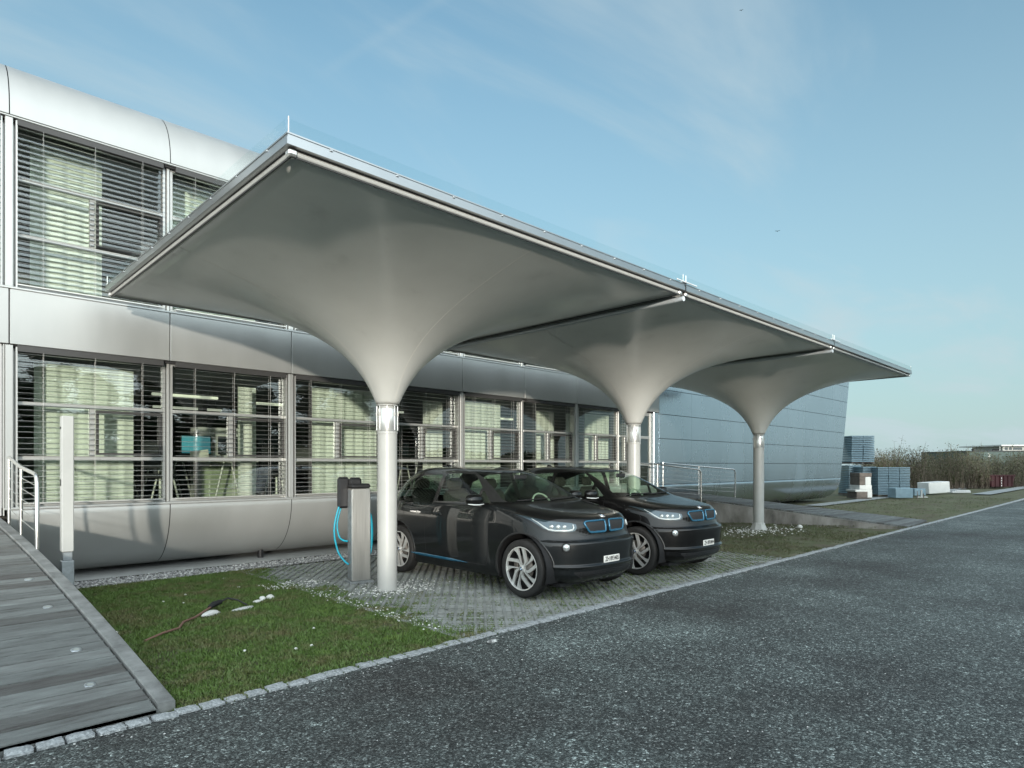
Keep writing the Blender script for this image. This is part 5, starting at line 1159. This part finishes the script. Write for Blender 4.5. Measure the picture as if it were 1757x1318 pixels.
# bushes: thin stems with small leaves, one object each
M['twig'] = mat('grey_brown_twig', (.13,.105,.08), .9, var=.3, vscale=4); M['bush_leaf'] = blade_mat('bush_leaf', [(.3,(.085,.072,.045)),(.5,(.085,.095,.040)),(.7,(.16,.13,.10))])
def bush_meshes(seed, h=2.2, wd=1.0, dens=1.):
    r = random.Random(seed); tw = MB(); lf = MB()
    for k in range(int(34*dens)):
        a = r.uniform(0,6.28); q = r.uniform(0,wd*.55); x0, y0 = q*math.cos(a), q*math.sin(a); hh = h*r.uniform(.62,1.0)*(1-.25*q/wd)+(.30*h if r.random() < .08 else 0); lx, ly = r.gauss(0,.16)*hh, r.gauss(0,.16)*hh
        P = [(x0+lx*f**1.5, y0+ly*f**1.5, hh*f) for f in (0,.35,.7,1.0)]; tw.tube(P, [.014,.011,.007,.003], 4, caps=False)
        for j in range(int(24*dens)):
            f = r.uniform(.12,1.0)**.8; c = Vector((x0+lx*f**1.5+r.gauss(0,.10), y0+ly*f**1.5+r.gauss(0,.10), hh*f+r.gauss(0,.05))); s_ = r.uniform(.018,.042)
            u = Vector((r.gauss(0,1),r.gauss(0,1),r.gauss(0,1))).normalized(); v = u.orthogonal().normalized()
            lf.add([c-u*s_*1.5, c+v*s_*.6, c+u*s_*1.5, c-v*s_*.6], [(0,1,2,3)])
            if r.random() < .35: tw.tube([(x0+lx*f**1.5,y0+ly*f**1.5,hh*f), tuple(c)], .003, 3, caps=False)
    return tw.mesh('stem', M['twig']), lf.mesh('foliage', M['bush_leaf'])
BM = [bush_meshes(s) for s in range(4)]
def bush(x, y, v, sc, zs, rz, lab, grp):
    t = thing('bush', lab, 'bush', (x,y,-.03), rz, grp, local=True); t.scale = (sc,sc,zs)
    for nm, me in zip(('stem','foliage'), BM[v]): o = bpy.data.objects.new(nm, me); COL.objects.link(o); o.parent = t
k = 0
for row, (d0, n) in enumerate(((40,20),(42.5,20),(46,18))):
    for i in range(n):
        px = 1478+(1800-1478)*(i+random.uniform(-.35,.35)+.5*row)/n; dist = d0+random.uniform(-.8,.8)+(px-1480)*.030; x, y, kk = px_pos(px, dist); s_ = random.choice((.86,.98,1.05,1.12,1.25))*random.uniform(.95,1.05)
        bush(x, y, k % 4, s_*1.0, s_*random.uniform(.98,1.16)*(1.06+.05*row), random.uniform(0,6.28), 'bare grey-brown bush with small leaves in the hedge row beyond the tray stacks', 'bushes along the far yard'); k += 1
# two far buildings over the bushes
M['far_green'] = mat('dark_green_cladding', (.055,.085,.080), .7, var=.12, vscale=.5); M['far_white'] = mat('far_white_render', (.50,.52,.51), .8, var=.08, vscale=.3); M['far_glass'] = mat('far_window', (.05,.07,.08), .1, .0)
def far():
    x, y, k = px_pos(1702, 120); t = thing('warehouse', 'dark green flat-roofed hall with a white digit 2 behind the bushes', 'building', (x,y,0), YA); wd = 78*k; zt = 1.62+24*k
    b = MB(); b.box(-wd/2,wd/2+4,0,14,0,zt); b.build('wall', M['far_green'], t, org=(0,0,0)); b = MB(); b.box(-wd/2-.1,wd/2+4.1,-.1,14.1,zt,zt+.18); b.cbox(-wd/2+1.6,-wd/2+2.1,1,1.6,zt+.18,zt+.55,.03); b.build('roof', M['crate_dark'], t, org=(0,0,0))
    for q in range(5): b = MB(); b.box(-wd/2+.8+q*1.7,-wd/2+2.0+q*1.7,-.03,-.005,1.2,2.2); b.build('window', M['far_glass'], t, org=(0,0,0))
    cu = bpy.data.curves.new('digit','FONT'); cu.body = '2'; cu.size = 1.0; cu.align_x = 'CENTER'; to = bpy.data.objects.new('digit', cu); COL.objects.link(to); me = bpy.data.meshes.new_from_object(to.evaluated_get(bpy.context.evaluated_depsgraph_get())); bpy.data.objects.remove(to)
    me.transform(Matrix.Translation((-.55,-.02,zt-1.02))@Matrix.Rotation(R(90),4,'X')); me.materials.clear(); me.materials.append(M['plate_white']); o = bpy.data.objects.new('digit', me); COL.objects.link(o); o.parent = t
    x, y, k = px_pos(1738, 150); t = thing('office_block', 'pale flat-roofed pavilion with a wide overhanging roof on the right horizon', 'building', (x,y,0), YA); wd = 60*k; z0, z1 = 1.62+25*k, 1.62+34*k
    b = MB(); b.box(-wd*.36,wd/2,0,12,0,z0); b.box(-wd*.20,wd/2,1,11,z0,z1-.1); b.build('wall', M['far_white'], t, org=(0,0,0)); b = MB(); b.box(-wd*.44,wd/2+2,-1.2,13,z1-.1,z1+.22); b.build('roof', M['far_white'], t, org=(0,0,0))
    for (a, c) in ((-.16,-.05),(-.02,.06),(.10,.36)): b = MB(); b.box(wd*a,wd*c,.955,.985,z0+.3,z1-.35); b.build('window', M['far_glass'], t, org=(0,0,0))
    for a in (-.42,-.30): b = MB(); b.tube([(wd*a,-.5,z0-.5),(wd*a,-.5,z1)], .08, 6); b.build('column', M['far_white'], t, org=(0,0,0))
    for a in (-.34,-.27,-.24): b = MB(); b.cbox(wd*a-.3,wd*a+.3,2,2.6,z0,z0+.55,.15); b.build('planter', M['crate_dark'], t, org=(0,0,0))
far()
def bird(px, py, dist, lab, sc=1.):
    dv = pixdir(px, py)*dist; b = MB(); s_ = sc
    b.tube([(-.16*s_,0,0),(-.06*s_,0,.0),(.08*s_,0,.01),(.17*s_,0,.02)], [.008*s_,.045*s_,.05*s_,.012*s_], 8)
    for q in (-1, 1): b.add([(-.06*s_,0,.02),(.08*s_,0,.02),(.05*s_,q*.22*s_,.10*s_),(-.05*s_,q*.36*s_,.03),(-.09*s_,q*.2*s_,.07*s_)], [(0,1,2,3,4)])
    o = b.build('bird', M['black_plastic'], org=(0,0,0)); o.location = dv+Vector((0,0,1.62)); o.rotation_euler = (0,0,.5); tag(o, lab, 'bird')
bird(1334,397,60,'small dark bird flying in the clear sky right of the canopies',.62); bird(1272,18,70,'tiny dark bird high at the top of the sky',.5)
# hedge and trees across the road behind the viewpoint: they shade the ground and are mirrored in the windows
def leaf_quads(lf, r, c, s_):
    u = Vector((r.gauss(0,1),r.gauss(0,1),r.gauss(0,1))).normalized(); v = u.orthogonal().normalized(); lf.add([c-u*s_, c+v*s_*.6, c+u*s_, c-v*s_*.6], [(0,1,2,3)])
def hedge():
    b = MB(); lf = MB(); r = random.Random(5); y0 = -16.5; X = np.arange(-75, 40, 1.0); P = []
    top = lambda x: 2.75+.15*math.sin(x*.31)+.15*math.sin(x*.83+1)+.1*math.sin(x*1.9)
    for f in np.linspace(0, 1, 9): P.append([(x, y0-1.2*math.cos(math.pi*f)*(.8+.2*math.sin(x*1.3)), (top(x)-.25)*math.sin(math.pi*f)**.35) for x in X])
    b.grid(P); t = thing('hedge', 'long dark green hedge across the road behind the viewpoint', 'hedge', (0,y0,0)); b.build('stem_mass', M['hedge_inner'], t)
    for k in range(24000):
        x = r.uniform(-75,40); f = r.uniform(0,1); h = (top(x)-.1)*math.sin(math.pi*f)**.35*r.uniform(.88,1.06); y = y0-1.3*math.cos(math.pi*f)*r.uniform(.9,1.15); leaf_quads(lf, r, Vector((x,y,h)), r.uniform(.08,.18))
    lf.build('foliage', M['hedge_leaf'], t)
M['hedge_inner'] = mat('hedge_inner', (.02,.028,.014), .9); M['hedge_leaf'] = blade_mat('hedge_leaf', [(.3,(.035,.05,.016)),(.6,(.05,.075,.022)),(.8,(.08,.10,.035))]); M['bark'] = mat('bark', (.08,.065,.05), .9, var=.3, vscale=6)
hedge()
def tall_tree(seed):
    r = random.Random(seed); tr = MB(); tr.tube([(0,0,-.3),(.1,.05,5),(.3,-.1,11),(.2,.1,17)], [.42,.33,.22,.06], 8); cr = MB()
    for k in range(9):
        a = r.uniform(0,6.28); h0 = r.uniform(4,13); tr.tube([(.1,0,h0),(2.2*math.cos(a),2.2*math.sin(a),h0+2.2),(3.6*math.cos(a),3.6*math.sin(a),h0+4)], [.14,.09,.03], 5)
    for k in range(26):
        a = r.uniform(0,6.28); h = r.uniform(4,20); q = r.uniform(.3,1)*3.6*math.sin(min(1,max(.15,(22.5-h)/14))*1.5); c = Vector((q*math.cos(a), q*math.sin(a), h)); rad = r.uniform(1.2,2.1)
        P = []
        for t_ in np.linspace(0, math.pi, 6): P.append([tuple(c+Vector((math.sin(t_)*math.cos(p), math.sin(t_)*math.sin(p), math.cos(t_)))*rad*.72) for p in np.linspace(0, 2*math.pi, 9)])
        cr.grid(P)
        for j in range(190):
            u = Vector((r.gauss(0,1),r.gauss(0,1),r.gauss(0,1))).normalized(); leaf_quads(cr, r, c+u*rad*r.uniform(.6,1.1), r.uniform(.14,.28))
    return tr.mesh('trunk', M['bark']), cr.mesh('crown', M['hedge_leaf'])
TM = [tall_tree(s) for s in (1,2)]
for k in range(19):
    SCT = .60
    t = thing('tree', 'tall dark tree in the row behind the viewpoint across the road', 'tree', (-29.5+k*4.6+random.uniform(-.6,.6), -60+random.uniform(-2,2), 0), random.uniform(0,6), 'trees behind the viewpoint', local=True); t.scale = (1,1,SCT)
    for nm, me in zip(('trunk','crown'), TM[k % 2]): o = bpy.data.objects.new(nm, me); COL.objects.link(o); o.parent = t
